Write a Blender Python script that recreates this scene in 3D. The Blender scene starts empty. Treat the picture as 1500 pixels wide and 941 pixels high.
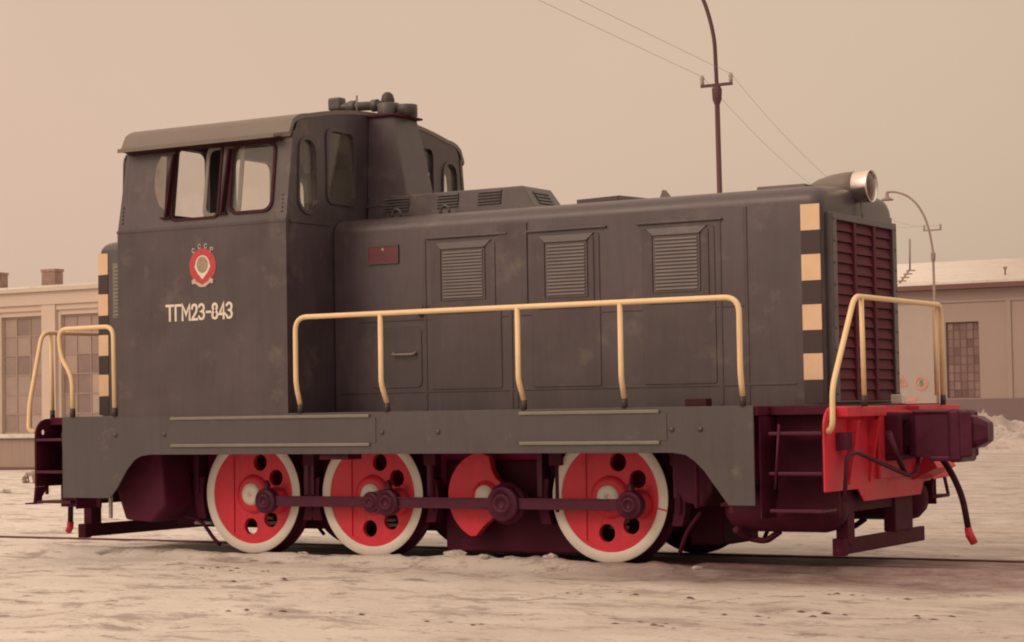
import bpy, bmesh, math, random
import numpy as np
from mathutils import Vector, Matrix
from mathutils.geometry import tessellate_polygon
PI = math.pi
S = bpy.context.scene
C = S.collection
random.seed(7)

# ------------------------------------------------------------------ camera
cd = bpy.data.cameras.new('camera')
cam = bpy.data.objects.new('camera', cd); C.objects.link(cam)
FW = Vector((-0.51545062, 0.85583633, 0.04306792))
RT = Vector((0.85614961, 0.5164665, -0.01643781))
UP = Vector((0.03631121, -0.0283997, 0.99893691))
CAMP = Vector((9.3482, -15.3654, 1.2408))
m = Matrix((RT, UP, -FW)).transposed().to_4x4(); m.translation = CAMP
cam.matrix_world = m
cd.sensor_width = 36; cd.lens = 72.1; cd.clip_start = 0.1; cd.clip_end = 2000
S.camera = cam

# ------------------------------------------------------------------ sky and sun
SUN_EL, SUN_AZ = math.radians(38), math.radians(205)      # azimuth clockwise from +Y
W = bpy.data.worlds.new('World'); S.world = W; W.use_nodes = True
nt = W.node_tree; nt.nodes.clear()
wo = nt.nodes.new('ShaderNodeOutputWorld')
sky = nt.nodes.new('ShaderNodeTexSky'); sky.sky_type = 'NISHITA'; sky.sun_disc = False
sky.sun_elevation = SUN_EL; sky.sun_rotation = SUN_AZ; sky.dust_density = 6; sky.air_density = 1.5
b1 = nt.nodes.new('ShaderNodeBackground'); b1.inputs[1].default_value = 0.05
bw = nt.nodes.new('ShaderNodeRGBToBW'); nt.links.new(sky.outputs[0], bw.inputs[0])
tint = nt.nodes.new('ShaderNodeMix'); tint.data_type = 'RGBA'; tint.blend_type = 'MULTIPLY'; tint.inputs[0].default_value = 1
nt.links.new(bw.outputs[0], tint.inputs[6]); tint.inputs[7].default_value = (1.0, 0.72, 0.53, 1)
nt.links.new(tint.outputs[2], b1.inputs[0])
# the closed cloud deck: an even warm overcast with soft, wide variations
tc = nt.nodes.new('ShaderNodeTexCoord'); sep = nt.nodes.new('ShaderNodeSeparateXYZ')
nt.links.new(tc.outputs['Generated'], sep.inputs[0])
rx = nt.nodes.new('ShaderNodeMapRange'); nt.links.new(sep.outputs[0], rx.inputs[0])
rx.inputs[1].default_value = -.80; rx.inputs[2].default_value = -.25
lr = nt.nodes.new('ShaderNodeMix'); lr.data_type = 'RGBA'; nt.links.new(rx.outputs[0], lr.inputs[0])
lr.inputs[6].default_value = (.632, .447, .345, 1); lr.inputs[7].default_value = (.500, .382, .283, 1)
ramp = nt.nodes.new('ShaderNodeValToRGB'); nt.links.new(sep.outputs[2], ramp.inputs[0])
e = ramp.color_ramp.elements
e[0].position = 0.0; e[0].color = (1.03, 1.0, .99, 1)
e[1].position = 0.26; e[1].color = (.92, .96, .97, 1)
# the overcast zenith is brighter than its horizon
e[1].color = (.93, .965, .975, 1)
for p_, v_ in ((.5, 1.55), (1.0, 2.2)): ramp.color_ramp.elements.new(p_).color = (v_, v_, v_, 1)
skc = nt.nodes.new('ShaderNodeMix'); skc.data_type = 'RGBA'; skc.blend_type = 'MULTIPLY'; skc.inputs[0].default_value = 1
nt.links.new(lr.outputs[2], skc.inputs[6]); nt.links.new(ramp.outputs[0], skc.inputs[7])
nz = nt.nodes.new('ShaderNodeTexNoise'); nz.inputs['Scale'].default_value = 2.2; nz.inputs['Detail'].default_value = 5
nt.links.new(tc.outputs['Generated'], nz.inputs['Vector'])
mr = nt.nodes.new('ShaderNodeMapRange'); mr.inputs[1].default_value = .3; mr.inputs[2].default_value = .7
mr.inputs[3].default_value = .94; mr.inputs[4].default_value = 1.07
nt.links.new(nz.outputs['Fac'], mr.inputs[0])
b2 = nt.nodes.new('ShaderNodeBackground'); nt.links.new(skc.outputs[2], b2.inputs[0]); nt.links.new(mr.outputs[0], b2.inputs[1])
ad = nt.nodes.new('ShaderNodeAddShader')
nt.links.new(b1.outputs[0], ad.inputs[0]); nt.links.new(b2.outputs[0], ad.inputs[1]); nt.links.new(ad.outputs[0], wo.inputs[0])
sd = bpy.data.lights.new('sun', 'SUN'); sd.energy = 0.5; sd.angle = math.radians(25); sd.color = (1, .80, .62)
so = bpy.data.objects.new('sun', sd); C.objects.link(so)
sv = Vector((math.sin(SUN_AZ)*math.cos(SUN_EL), math.cos(SUN_AZ)*math.cos(SUN_EL), math.sin(SUN_EL)))
so.rotation_euler = sv.to_track_quat('Z', 'Y').to_euler(); so.location = (-10, -20, 30)
S.view_settings.view_transform = 'Standard'; S.view_settings.look = 'None'
S.view_settings.exposure = 0.0; S.view_settings.gamma = 1.0; S.view_settings.use_curve_mapping = False
S.render.engine = 'CYCLES'
S.cycles.max_bounces = 6; S.cycles.diffuse_bounces = 3; S.cycles.glossy_bounces = 3; S.cycles.transmission_bounces = 6
S.cycles.transparent_max_bounces = 10
S.cycles.filter_width = 2.0                                # an old lens is never razor sharp

# ------------------------------------------------------------------ materials
def mat(name, col, rough=.6, metal=0, var=.12, scale=6, bump=0, bscale=40, spots=None, spec=.5, coat=0, crough=.25, stretch=(1, 1, 1), rvar=.1, streak=0):
    M = bpy.data.materials.new(name); M.use_nodes = True
    t = M.node_tree; b = t.nodes['Principled BSDF']
    L = t.links.new
    tcn = t.nodes.new('ShaderNodeTexCoord'); mp = t.nodes.new('ShaderNodeMapping'); mp.inputs['Scale'].default_value = stretch
    L(tcn.outputs['Object'], mp.inputs[0])
    n = t.nodes.new('ShaderNodeTexNoise'); n.inputs['Scale'].default_value = scale; n.inputs['Detail'].default_value = 6; n.inputs['Roughness'].default_value = .62
    L(mp.outputs[0], n.inputs['Vector'])
    r = t.nodes.new('ShaderNodeMapRange'); r.inputs[1].default_value = .28; r.inputs[2].default_value = .72
    r.inputs[3].default_value = 1-var; r.inputs[4].default_value = 1+var
    L(n.outputs['Fac'], r.inputs[0])
    mx = t.nodes.new('ShaderNodeMix'); mx.data_type = 'RGBA'; mx.blend_type = 'MULTIPLY'; mx.inputs[0].default_value = 1
    mx.inputs[6].default_value = (*col, 1)
    L(r.outputs[0], mx.inputs[7])
    out = mx.outputs[2]
    if spots:                                              # wear: (colour, threshold, scale, amount)
        sc, th, ss, am = spots
        n2 = t.nodes.new('ShaderNodeTexNoise'); n2.inputs['Scale'].default_value = ss; n2.inputs['Detail'].default_value = 8; n2.inputs['Roughness'].default_value = .7
        L(mp.outputs[0], n2.inputs['Vector'])
        r2 = t.nodes.new('ShaderNodeMapRange'); r2.inputs[1].default_value = th; r2.inputs[2].default_value = th+.12
        r2.inputs[3].default_value = 0; r2.inputs[4].default_value = am; L(n2.outputs['Fac'], r2.inputs[0])
        m2 = t.nodes.new('ShaderNodeMix'); m2.data_type = 'RGBA'; L(r2.outputs[0], m2.inputs[0]); L(out, m2.inputs[6]); m2.inputs[7].default_value = (*sc, 1)
        out = m2.outputs[2]
    if streak:                                             # rain-washed dirt running down the sheet
        m4 = t.nodes.new('ShaderNodeMapping'); m4.inputs['Scale'].default_value = (7, 7, .55); L(tcn.outputs['Object'], m4.inputs[0])
        n4 = t.nodes.new('ShaderNodeTexNoise'); n4.inputs['Scale'].default_value = 2.2; n4.inputs['Detail'].default_value = 7; n4.inputs['Roughness'].default_value = .68; L(m4.outputs[0], n4.inputs['Vector'])
        r4 = t.nodes.new('ShaderNodeMapRange'); r4.inputs[1].default_value = .45; r4.inputs[2].default_value = .75; r4.inputs[3].default_value = 1; r4.inputs[4].default_value = 1-streak; L(n4.outputs['Fac'], r4.inputs[0])
        x4 = t.nodes.new('ShaderNodeMix'); x4.data_type = 'RGBA'; x4.blend_type = 'MULTIPLY'; x4.inputs[0].default_value = 1; L(out, x4.inputs[6]); L(r4.outputs[0], x4.inputs[7]); out = x4.outputs[2]
    L(out, b.inputs['Base Color'])
    rr = t.nodes.new('ShaderNodeMapRange'); rr.inputs[1].default_value = .3; rr.inputs[2].default_value = .7
    rr.inputs[3].default_value = max(.05, rough-rvar); rr.inputs[4].default_value = min(1, rough+rvar)
    L(n.outputs['Fac'], rr.inputs[0]); L(rr.outputs[0], b.inputs['Roughness'])
    b.inputs['Metallic'].default_value = metal
    b.inputs['Specular IOR Level'].default_value = spec
    b.inputs['Coat Weight'].default_value = coat; b.inputs['Coat Roughness'].default_value = crough; b.inputs['Coat IOR'].default_value = 1.6
    if bump:
        n3 = t.nodes.new('ShaderNodeTexNoise'); n3.inputs['Scale'].default_value = bscale; n3.inputs['Detail'].default_value = 5
        L(mp.outputs[0], n3.inputs['Vector'])
        bp = t.nodes.new('ShaderNodeBump'); bp.inputs['Strength'].default_value = bump; bp.inputs['Distance'].default_value = .02
        L(n3.outputs['Fac'], bp.inputs['Height']); L(bp.outputs[0], b.inputs['Normal'])
    return M

def glass(name, col=(.8, .75, .7), alpha=.12):
    M = bpy.data.materials.new(name); M.use_nodes = True
    t = M.node_tree; t.nodes.clear(); L = t.links.new
    o = t.nodes.new('ShaderNodeOutputMaterial')
    tr = t.nodes.new('ShaderNodeBsdfTransparent'); tr.inputs[0].default_value = (.93, .92, .9, 1)
    gl = t.nodes.new('ShaderNodeBsdfGlossy'); gl.inputs['Roughness'].default_value = .06
    df = t.nodes.new('ShaderNodeBsdfDiffuse'); df.inputs[0].default_value = (*col, 1)
    n = t.nodes.new('ShaderNodeTexNoise'); n.inputs['Scale'].default_value = 5; n.inputs['Detail'].default_value = 6
    tcn = t.nodes.new('ShaderNodeTexCoord'); L(tcn.outputs['Object'], n.inputs['Vector'])
    r = t.nodes.new('ShaderNodeMapRange'); r.inputs[1].default_value = .3; r.inputs[2].default_value = .7
    r.inputs[3].default_value = alpha*.5; r.inputs[4].default_value = alpha*1.5; L(n.outputs['Fac'], r.inputs[0])
    m1 = t.nodes.new('ShaderNodeMixShader'); L(r.outputs[0], m1.inputs[0]); L(tr.outputs[0], m1.inputs[1]); L(df.outputs[0], m1.inputs[2])
    lw = t.nodes.new('ShaderNodeLayerWeight'); lw.inputs[0].default_value = .5
    pw = t.nodes.new('ShaderNodeMath'); pw.operation = 'POWER'; L(lw.outputs['Facing'], pw.inputs[0]); pw.inputs[1].default_value = 4
    fr = t.nodes.new('ShaderNodeMath'); fr.operation = 'MULTIPLY_ADD'; L(pw.outputs[0], fr.inputs[0]); fr.inputs[1].default_value = .6; fr.inputs[2].default_value = .04
    m2 = t.nodes.new('ShaderNodeMixShader'); L(fr.outputs[0], m2.inputs[0]); L(m1.outputs[0], m2.inputs[1]); L(gl.outputs[0], m2.inputs[2])
    L(m2.outputs[0], o.inputs[0])
    return M

M = dict(
    paint=mat('body_paint', (.049, .0345, .047), .40, coat=.38, crough=.48, var=.3, streak=.3, scale=2.2, bump=.03, bscale=9, spots=((.20, .165, .135), .56, 2.0, .34), rvar=.08),
    skirt=mat('skirt_paint', (.050, .0415, .049), .45, streak=.25, coat=.42, crough=.5, var=.12, scale=3, bump=.03, bscale=9, spots=((.24, .19, .155), .6, 3.5, .3)),
    roof=mat('roof_paint', (.165, .14, .125), .5, var=.1, scale=4, bump=.03, bscale=14),
    strip=mat('strip_paint', (.185, .17, .145), .5, var=.15, scale=9),
    inner=mat('shade_lift_red', (.30, .018, .090), .7, spec=.1, var=.25, scale=5),  # underframe red lightened for parts sitting in deep shade
    dark=mat('underframe_paint', (.070, .0095, .026), .62, spec=.15, var=.25, scale=5, bump=.1, bscale=20, spots=((.15, .06, .08), .62, 5, .35)),
    dark2=mat('rod_steel', (.076, .013, .036), .42, spec=.25, metal=.15, var=.2, scale=9, bump=.05, bscale=30),
    shutter=mat('shutter_paint', (.100, .022, .040), .6, spec=.15, var=.2, scale=6),
    black=mat('rubber_black', (.042, .009, .016), .6, spec=.2, var=.2, scale=8),
    red=mat('red_paint', (.60, .030, .058), .45, spec=.35, streak=.12, var=.16, scale=4, spots=((.22, .022, .04), .56, 4.5, .55), bump=.03, bscale=20),
    white=mat('white_paint', (.66, .62, .57), .6, var=.07, scale=6, spots=((.42, .36, .33), .62, 8, .35)),
    yellow=mat('yellow_paint', (.80, .60, .36), .5, var=.06, scale=8, spots=((.6, .42, .26), .62, 9, .35)),
    chrome=mat('polished_metal', (.74, .70, .65), .24, metal=1, var=.05, scale=5, rvar=.05),
    lens=mat('lamp_lens', (.10, .03, .04), .08, var=.1, spec=.8),
    plate=mat('plate_red', (.13, .025, .045), .45, var=.1, scale=20),
    ochre=mat('stripe_paint', (.70, .51, .345), .6, var=.06, scale=8, spots=((.42, .28, .2), .62, 9, .35)),
    band=mat('band_paint', (.040, .024, .028), .5, var=.1),
    louvre=mat('lit_slat_paint', (.070, .053, .058), .45, coat=.4, crough=.5, var=.12, scale=5),  # body paint lightened for slats that catch light
    cream=mat('lettering_paint', (.72, .66, .56), .6, var=.06, scale=20),
    emred=mat('emblem_red', (.46, .050, .065), .6, var=.15, scale=30),
    ribbon=mat('emblem_white', (.50, .41, .37), .6, var=.1, scale=60),
    globe=mat('emblem_globe', (.32, .25, .19), .6, var=.3, scale=60),
    inside=mat('cab_inside', (.10, .045, .05), .8, var=.1),
    glass=glass('window_glass', alpha=.035),
    dustyglass=glass('dusty_glass', (.24, .21, .19), .8),
    wall=mat('cream_render', (.57, .475, .41), .9, var=.05, scale=1.2, bump=.1, bscale=8),
    wall2=mat('tan_render', (.34, .27, .25), .9, var=.05, scale=.6, bump=.1, bscale=8),
    gate=mat('gate_paint', (.40, .34, .315), .8, var=.05, scale=1),
    plinth=mat('plinth_render', (.20, .145, .15), .9, var=.08, scale=1),
    brick=mat('chimney_brick', (.30, .20, .17), .95, var=.35, scale=5),
    board=mat('weathered_boards', (.33, .25, .22), .9, var=.15, scale=3, stretch=(6, 6, .3)),
    fascia=mat('roof_edge', (.16, .08, .08), .8, var=.1),
    pole=mat('pole_steel', (.085, .030, .042), .6, var=.15, scale=3),
    farpole=mat('pole_grey', (.27, .21, .195), .7, var=.1),
    insul=mat('insulator', (.35, .31, .27), .4, var=.1),
    wire=mat('wire', (.34, .27, .23), .7, var=.05),
    rail=mat('rail_steel', (.10, .035, .045), .45, metal=.3, var=.3, scale=4),
    sleeper=mat('sleeper_wood', (.12, .06, .06), .9, var=.3, scale=5),
    drum=mat('rusty_wire', (.40, .32, .28), .8, var=.3, scale=6),
    redmark=mat('faded_red_sign', (.58, .26, .22), .8, var=.1, scale=3),
)
# patched window panes of the far buildings: each pane its own tone
def panes_mat(lo=(.17, .115, .12), hi=(.42, .33, .29)):
    P = bpy.data.materials.new('patched_panes'); P.use_nodes = True; t = P.node_tree; b = t.nodes['Principled BSDF']; L = t.links.new
    at = t.nodes.new('ShaderNodeAttribute'); at.attribute_name = 'tone'
    n = t.nodes.new('ShaderNodeTexNoise'); n.inputs['Scale'].default_value = 3.5; n.inputs['Detail'].default_value = 4
    tcn = t.nodes.new('ShaderNodeTexCoord'); L(tcn.outputs['Object'], n.inputs['Vector'])
    a = t.nodes.new('ShaderNodeMath'); a.operation = 'MULTIPLY_ADD'; a.inputs[1].default_value = .3; L(n.outputs['Fac'], a.inputs[0]); L(at.outputs['Fac'], a.inputs[2])
    r = t.nodes.new('ShaderNodeValToRGB'); L(a.outputs[0], r.inputs[0])
    r.color_ramp.elements[0].position = .1; r.color_ramp.elements[0].color = (*lo, 1)
    r.color_ramp.elements[1].position = 1.1; r.color_ramp.elements[1].color = (*hi, 1)
    L(r.outputs[0], b.inputs['Base Color']); b.inputs['Roughness'].default_value = .35
    return P
M['panes'] = panes_mat(); M['panes_dark'] = panes_mat((.105, .055, .065), (.26, .18, .165))
M['glazing'] = mat('glazing_bar', (.36, .28, .245), .8, var=.1)

# ------------------------------------------------------------------ helpers
class MB:
    def __init__(s): s.b = bmesh.new()
    def face(s, vs): 
        try: return s.b.faces.new(vs)
        except ValueError: return None
    def box(s, x0, x1, y0, y1, z0, z1, mtx=None):
        v = [Vector((x, y, z)) for z in (z0, z1) for y in (y0, y1) for x in (x0, x1)]
        if mtx: v = [mtx @ p for p in v]
        v = [s.b.verts.new(p) for p in v]
        for f in ((0, 2, 3, 1), (4, 5, 7, 6), (0, 1, 5, 4), (2, 6, 7, 3), (0, 4, 6, 2), (1, 3, 7, 5)): s.face([v[i] for i in f])
        return s
    def hexa(s, P):                                        # 8 corners: bottom ring then top ring
        v = [s.b.verts.new(p) for p in P]
        for f in ((3, 2, 1, 0), (4, 5, 6, 7), (0, 1, 5, 4), (1, 2, 6, 5), (2, 3, 7, 6), (3, 0, 4, 7)): s.face([v[i] for i in f])
        return s
    def plate(s, outer, d0, d1, holes=(), ax='y', f=None):
        """outline in two axes, extruded along ax from d0 to d1, with holes"""
        if f is None:
            f = {'y': lambda a, c, d: (a, d, c), 'x': lambda a, c, d: (d, a, c), 'z': lambda a, c, d: (a, c, d)}[ax]
        loops = [list(outer)] + [list(h) for h in holes]
        tris = tessellate_polygon([[Vector((a, c, 0)) for a, c in l] for l in loops])
        flat = [q for l in loops for q in l]
        A = [s.b.verts.new(f(a, c, d0)) for a, c in flat]; B = [s.b.verts.new(f(a, c, d1)) for a, c in flat]
        for t in tris:
            s.face([A[i] for i in t]); s.face([B[i] for i in reversed(t)])
        k = 0
        for l in loops:
            n = len(l)
            for i in range(n):
                i0, i1 = k+i, k+(i+1) % n
                s.face([A[i0], A[i1], B[i1], B[i0]])
            k += n
        return s
    def tube(s, path, r, n=8, caps=True):
        P = [Vector(p) for p in path]; rs = r if isinstance(r, (list, tuple)) else [r]*len(P)
        rings = []; up = None
        for i, p in enumerate(P):
            d = (P[min(i+1, len(P)-1)]-P[max(i-1, 0)]).normalized()
            if up is None: up = Vector((0, 0, 1)) if abs(d.z) < .9 else Vector((1, 0, 0))
            a = d.cross(up).normalized(); up = a.cross(d).normalized()
            rings.append([s.b.verts.new(p+(a*math.cos(2*PI*k/n)+up*math.sin(2*PI*k/n))*rs[i]) for k in range(n)])
        for q, w in zip(rings, rings[1:]):
            for k in range(n): 
                f = s.face([q[k], q[(k+1) % n], w[(k+1) % n], w[k]])
                if f: f.smooth = True
        if caps: s.face(rings[0][::-1]); s.face(rings[-1])
        return s
    def lathe(s, prof, c, ax='y', n=48, smooth=True, sgn=1):
        """prof: list of (radius, offset along axis)"""
        c = Vector(c)
        def pt(r, o, t):
            a, b2 = r*math.cos(t), r*math.sin(t)
            return c+Vector({'y': (a, o*sgn, b2), 'x': (o*sgn, a, b2), 'z': (a, b2, o*sgn)}[ax])
        rings = []
        for r, o in prof:
            rings.append([s.b.verts.new(pt(r, o, 2*PI*k/n)) for k in range(n)] if r > 1e-6 else [s.b.verts.new(pt(0, o, 0))])
        for q, w in zip(rings, rings[1:]):
            for k in range(n):
                a, b2 = q[k % len(q)], q[(k+1) % len(q)]; c2, d = w[(k+1) % len(w)], w[k % len(w)]
                vs = []
                for v in (a, b2, c2, d):
                    if v not in vs: vs.append(v)
                if len(vs) > 2:
                    f = s.face(vs)
                    if f: f.smooth = smooth
        return s
    def build(s, name, material, parent=None, bevel=0, seg=2, angle=35, shade=None):
        bmesh.ops.recalc_face_normals(s.b, faces=s.b.faces)
        me = bpy.data.meshes.new(name); s.b.to_mesh(me); s.b.free()
        me.materials.append(material if not isinstance(material, str) else M[material])
        o = bpy.data.objects.new(name, me); C.objects.link(o)
        if parent: o.parent = parent
        if bevel:
            md = o.modifiers.new('bevel', 'BEVEL'); md.width = bevel; md.segments = seg; md.limit_method = 'ANGLE'; md.angle_limit = math.radians(angle)
        if shade:
            for p in me.polygons: p.use_smooth = True
            me.set_sharp_from_angle(angle=math.radians(shade))
        return o

def thing(name, label, cat, loc=(0, 0, 0), group=None):
    o = bpy.data.objects.new(name, None); C.objects.link(o); o.location = loc; o.empty_display_size = .2
    o['label'] = label; o['category'] = cat
    if group: o['group'] = group
    return o
def tag(o, label, cat, group=None):
    o['label'] = label; o['category'] = cat
    if group: o['group'] = group
    return o
def arc(cx, cy, r, a0, a1, n=8, ry=None):
    ry = ry or r
    return [(cx+r*math.cos(math.radians(a0+(a1-a0)*i/n)), cy+ry*math.sin(math.radians(a0+(a1-a0)*i/n))) for i in range(n+1)]
def rrect(x0, x1, z0, z1, r, n=6):
    return arc(x1-r, z1-r, r, 0, 90, n)+arc(x0+r, z1-r, r, 90, 180, n)+arc(x0+r, z0+r, r, 180, 270, n)+arc(x1-r, z0+r, r, 270, 360, n)
def circ(x, z, r, n=24): return [(x+r*math.cos(2*PI*i/n), z+r*math.sin(2*PI*i/n)) for i in range(n)]
def fillet(path, r=.1, n=6):
    P = [Vector(p) for p in path]; out = [P[0]]
    for i in range(1, len(P)-1):
        a, b2 = (P[i-1]-P[i]), (P[i+1]-P[i]); q = min(r, a.length*.45, b2.length*.45)
        A, B = P[i]+a.normalized()*q, P[i]+b2.normalized()*q
        for k in range(n+1):
            t = k/n; out.append(A*(1-t)**2+P[i]*2*t*(1-t)+B*t*t)
    out.append(P[-1]); return out
def text_obj(name, body, size, material, loc, parent, facing='-y', xs=1.0, bold=0.0, spacing=1.0, width=None):
    cu = bpy.data.curves.new(name, 'FONT'); cu.body = body; cu.size = size; cu.extrude = .0012; cu.offset = bold
    cu.align_x = 'CENTER'; cu.align_y = 'CENTER'; cu.space_character = spacing; cu.resolution_u = 4
    o = bpy.data.objects.new(name, cu); C.objects.link(o)
    dg = bpy.context.evaluated_depsgraph_get(); dg.update()
    me = bpy.data.meshes.new_from_object(o.evaluated_get(dg)); bpy.data.objects.remove(o)
    co = np.empty(len(me.vertices)*3, dtype=np.float32); me.vertices.foreach_get('co', co); co = co.reshape(-1, 3)
    x, y, z = co[:, 0].copy(), co[:, 1].copy(), co[:, 2].copy()
    x -= (x.max()+x.min())/2; y -= (y.max()+y.min())/2
    sx = xs if width is None else width/(x.max()-x.min()); x *= sx
    y *= size/(y.max()-y.min())
    new = np.stack([x, -z, y], 1)+np.array(loc, dtype=np.float32)
    me.vertices.foreach_set('co', new.astype(np.float32).ravel()); me.update()
    me.materials.clear(); me.materials.append(M[material])
    o = bpy.data.objects.new(name, me); C.objects.link(o); o.parent = parent
    return o

# ------------------------------------------------------------------ ground
rng = np.random.RandomState(3)
TAB = rng.rand(256, 256)
def vnoise(x, y):
    xi, yi = np.floor(x).astype(int), np.floor(y).astype(int); fx, fy = x-xi, y-yi
    fx, fy = fx*fx*(3-2*fx), fy*fy*(3-2*fy)
    a, b_ = TAB[xi % 256, yi % 256], TAB[(xi+1) % 256, yi % 256]; c, d = TAB[xi % 256, (yi+1) % 256], TAB[(xi+1) % 256, (yi+1) % 256]
    return (a*(1-fx)+b_*fx)*(1-fy)+(c*(1-fx)+d*fx)*fy
def fbm(x, y, o=5, g=.5):
    s, a, n = 0, 1, 0
    for i in range(o): s = s+a*vnoise(x*2**i+17.3*i, y*2**i+9.1*i); n += a; a *= g
    return s/n-.5
def ss(a, b_, x):
    t = np.clip((x-a)/(b_-a), 0, 1); return t*t*(3-2*t)
def height(x, y):
    x, y = np.asarray(x, float), np.asarray(y, float)
    h = -.06+.16*fbm(x*.25, y*.4, 4)*ss(1.5, 6, np.abs(y+.2))
    h = h+.06*fbm(x*.9, y*1.4, 5)+.028*fbm(x*3.5, y*4.2, 4, .68)+.018*np.maximum(0, fbm(x*2.1+40, y*2.6, 4, .7)-.08)*4*ss(.6, 1.4, np.abs(y))
    # pressed snow lip along the near rail, hiding the lowest rim of the wheels
    lip = np.exp(-((y+1.02)/.15)**2)*(.085+.06*fbm(x*2.5, y*3, 4, .6)+.07*np.maximum(0, fbm(x*9+11, y*11, 4, .7)))
    lip = lip*(1-.6*ss(2.0, 2.8, x))
    h = h+lip
    # snow packed between the rails; the near rail is buried except beside the wheels
    ins = ss(-.75, -.55, y)*(1-ss(.5, .72, y)); h = h*(1-ins)+ins*(-.03+.35*(h+.06))
    far = ss(10, 60, np.hypot(x, y)); h = h*(1-far)-.2*far+.25*fbm(x*.06, y*.06, 3)*far*(1-ss(60, 200, np.hypot(x, y)))
    # keep the snow under the wheel tread and over the rails low
    near = np.exp(-((y+.76)/.10)**2); wh = ss(-2.9, -2.7, x)*(1-ss(2.05, 2.3, x))
    h = h*(1-near)+near*(np.minimum(h, -.012)*wh+(.024+.3*(h+.03))*(1-wh))
    nf = np.exp(-((y-.76)/.12)**2); h = h*(1-nf)+nf*np.minimum(h, -.065)
    return h
def axis(segs):
    out = []
    for a, b_, st in segs:
        n = max(1, int(round((b_-a)/st))); out += list(np.linspace(a, b_, n, endpoint=False))
    return np.array(out+[segs[-1][1]])
def grow(a, b_, k=14): return np.geomspace(1, abs(b_-a)+1, k)-1
gx = np.concatenate([-20-grow(0, 900)[::-1], axis([(-20, -8, .22), (-8, 8, .05), (8, 16, .25)])[1:-1], 16+grow(0, 900)])
gy = np.concatenate([-17-grow(0, 600)[::-1], axis([(-17, -8, .3), (-8, -3, .07), (-3, 1.6, .035), (1.6, 12, .2), (12, 30, .6)])[1:-1], 30+grow(0, 1200)])
X, Y = np.meshgrid(gx, gy); Z = height(X, Y)
V = np.stack([X, Y, Z], -1).reshape(-1, 3); nx, ny = len(gx), len(gy)
idx = np.arange(nx*ny).reshape(ny, nx)
F = np.stack([idx[:-1, :-1], idx[:-1, 1:], idx[1:, 1:], idx[1:, :-1]], -1).reshape(-1, 4)
me = bpy.data.meshes.new('snow_ground')
me.vertices.add(len(V)); me.vertices.foreach_set('co', V.astype(np.float32).ravel())
me.loops.add(F.size); me.loops.foreach_set('vertex_index', F.ravel().astype(np.int32))
me.polygons.add(len(F)); me.polygons.foreach_set('loop_start', np.arange(0, F.size, 4, dtype=np.int32)); me.polygons.foreach_set('loop_total', np.full(len(F), 4, dtype=np.int32))
me.update(); me.validate(); me.polygons.foreach_set('use_smooth', np.ones(len(F), dtype=bool))
ground = bpy.data.objects.new('snow_ground', me); C.objects.link(ground); ground['kind'] = 'structure'
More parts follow.
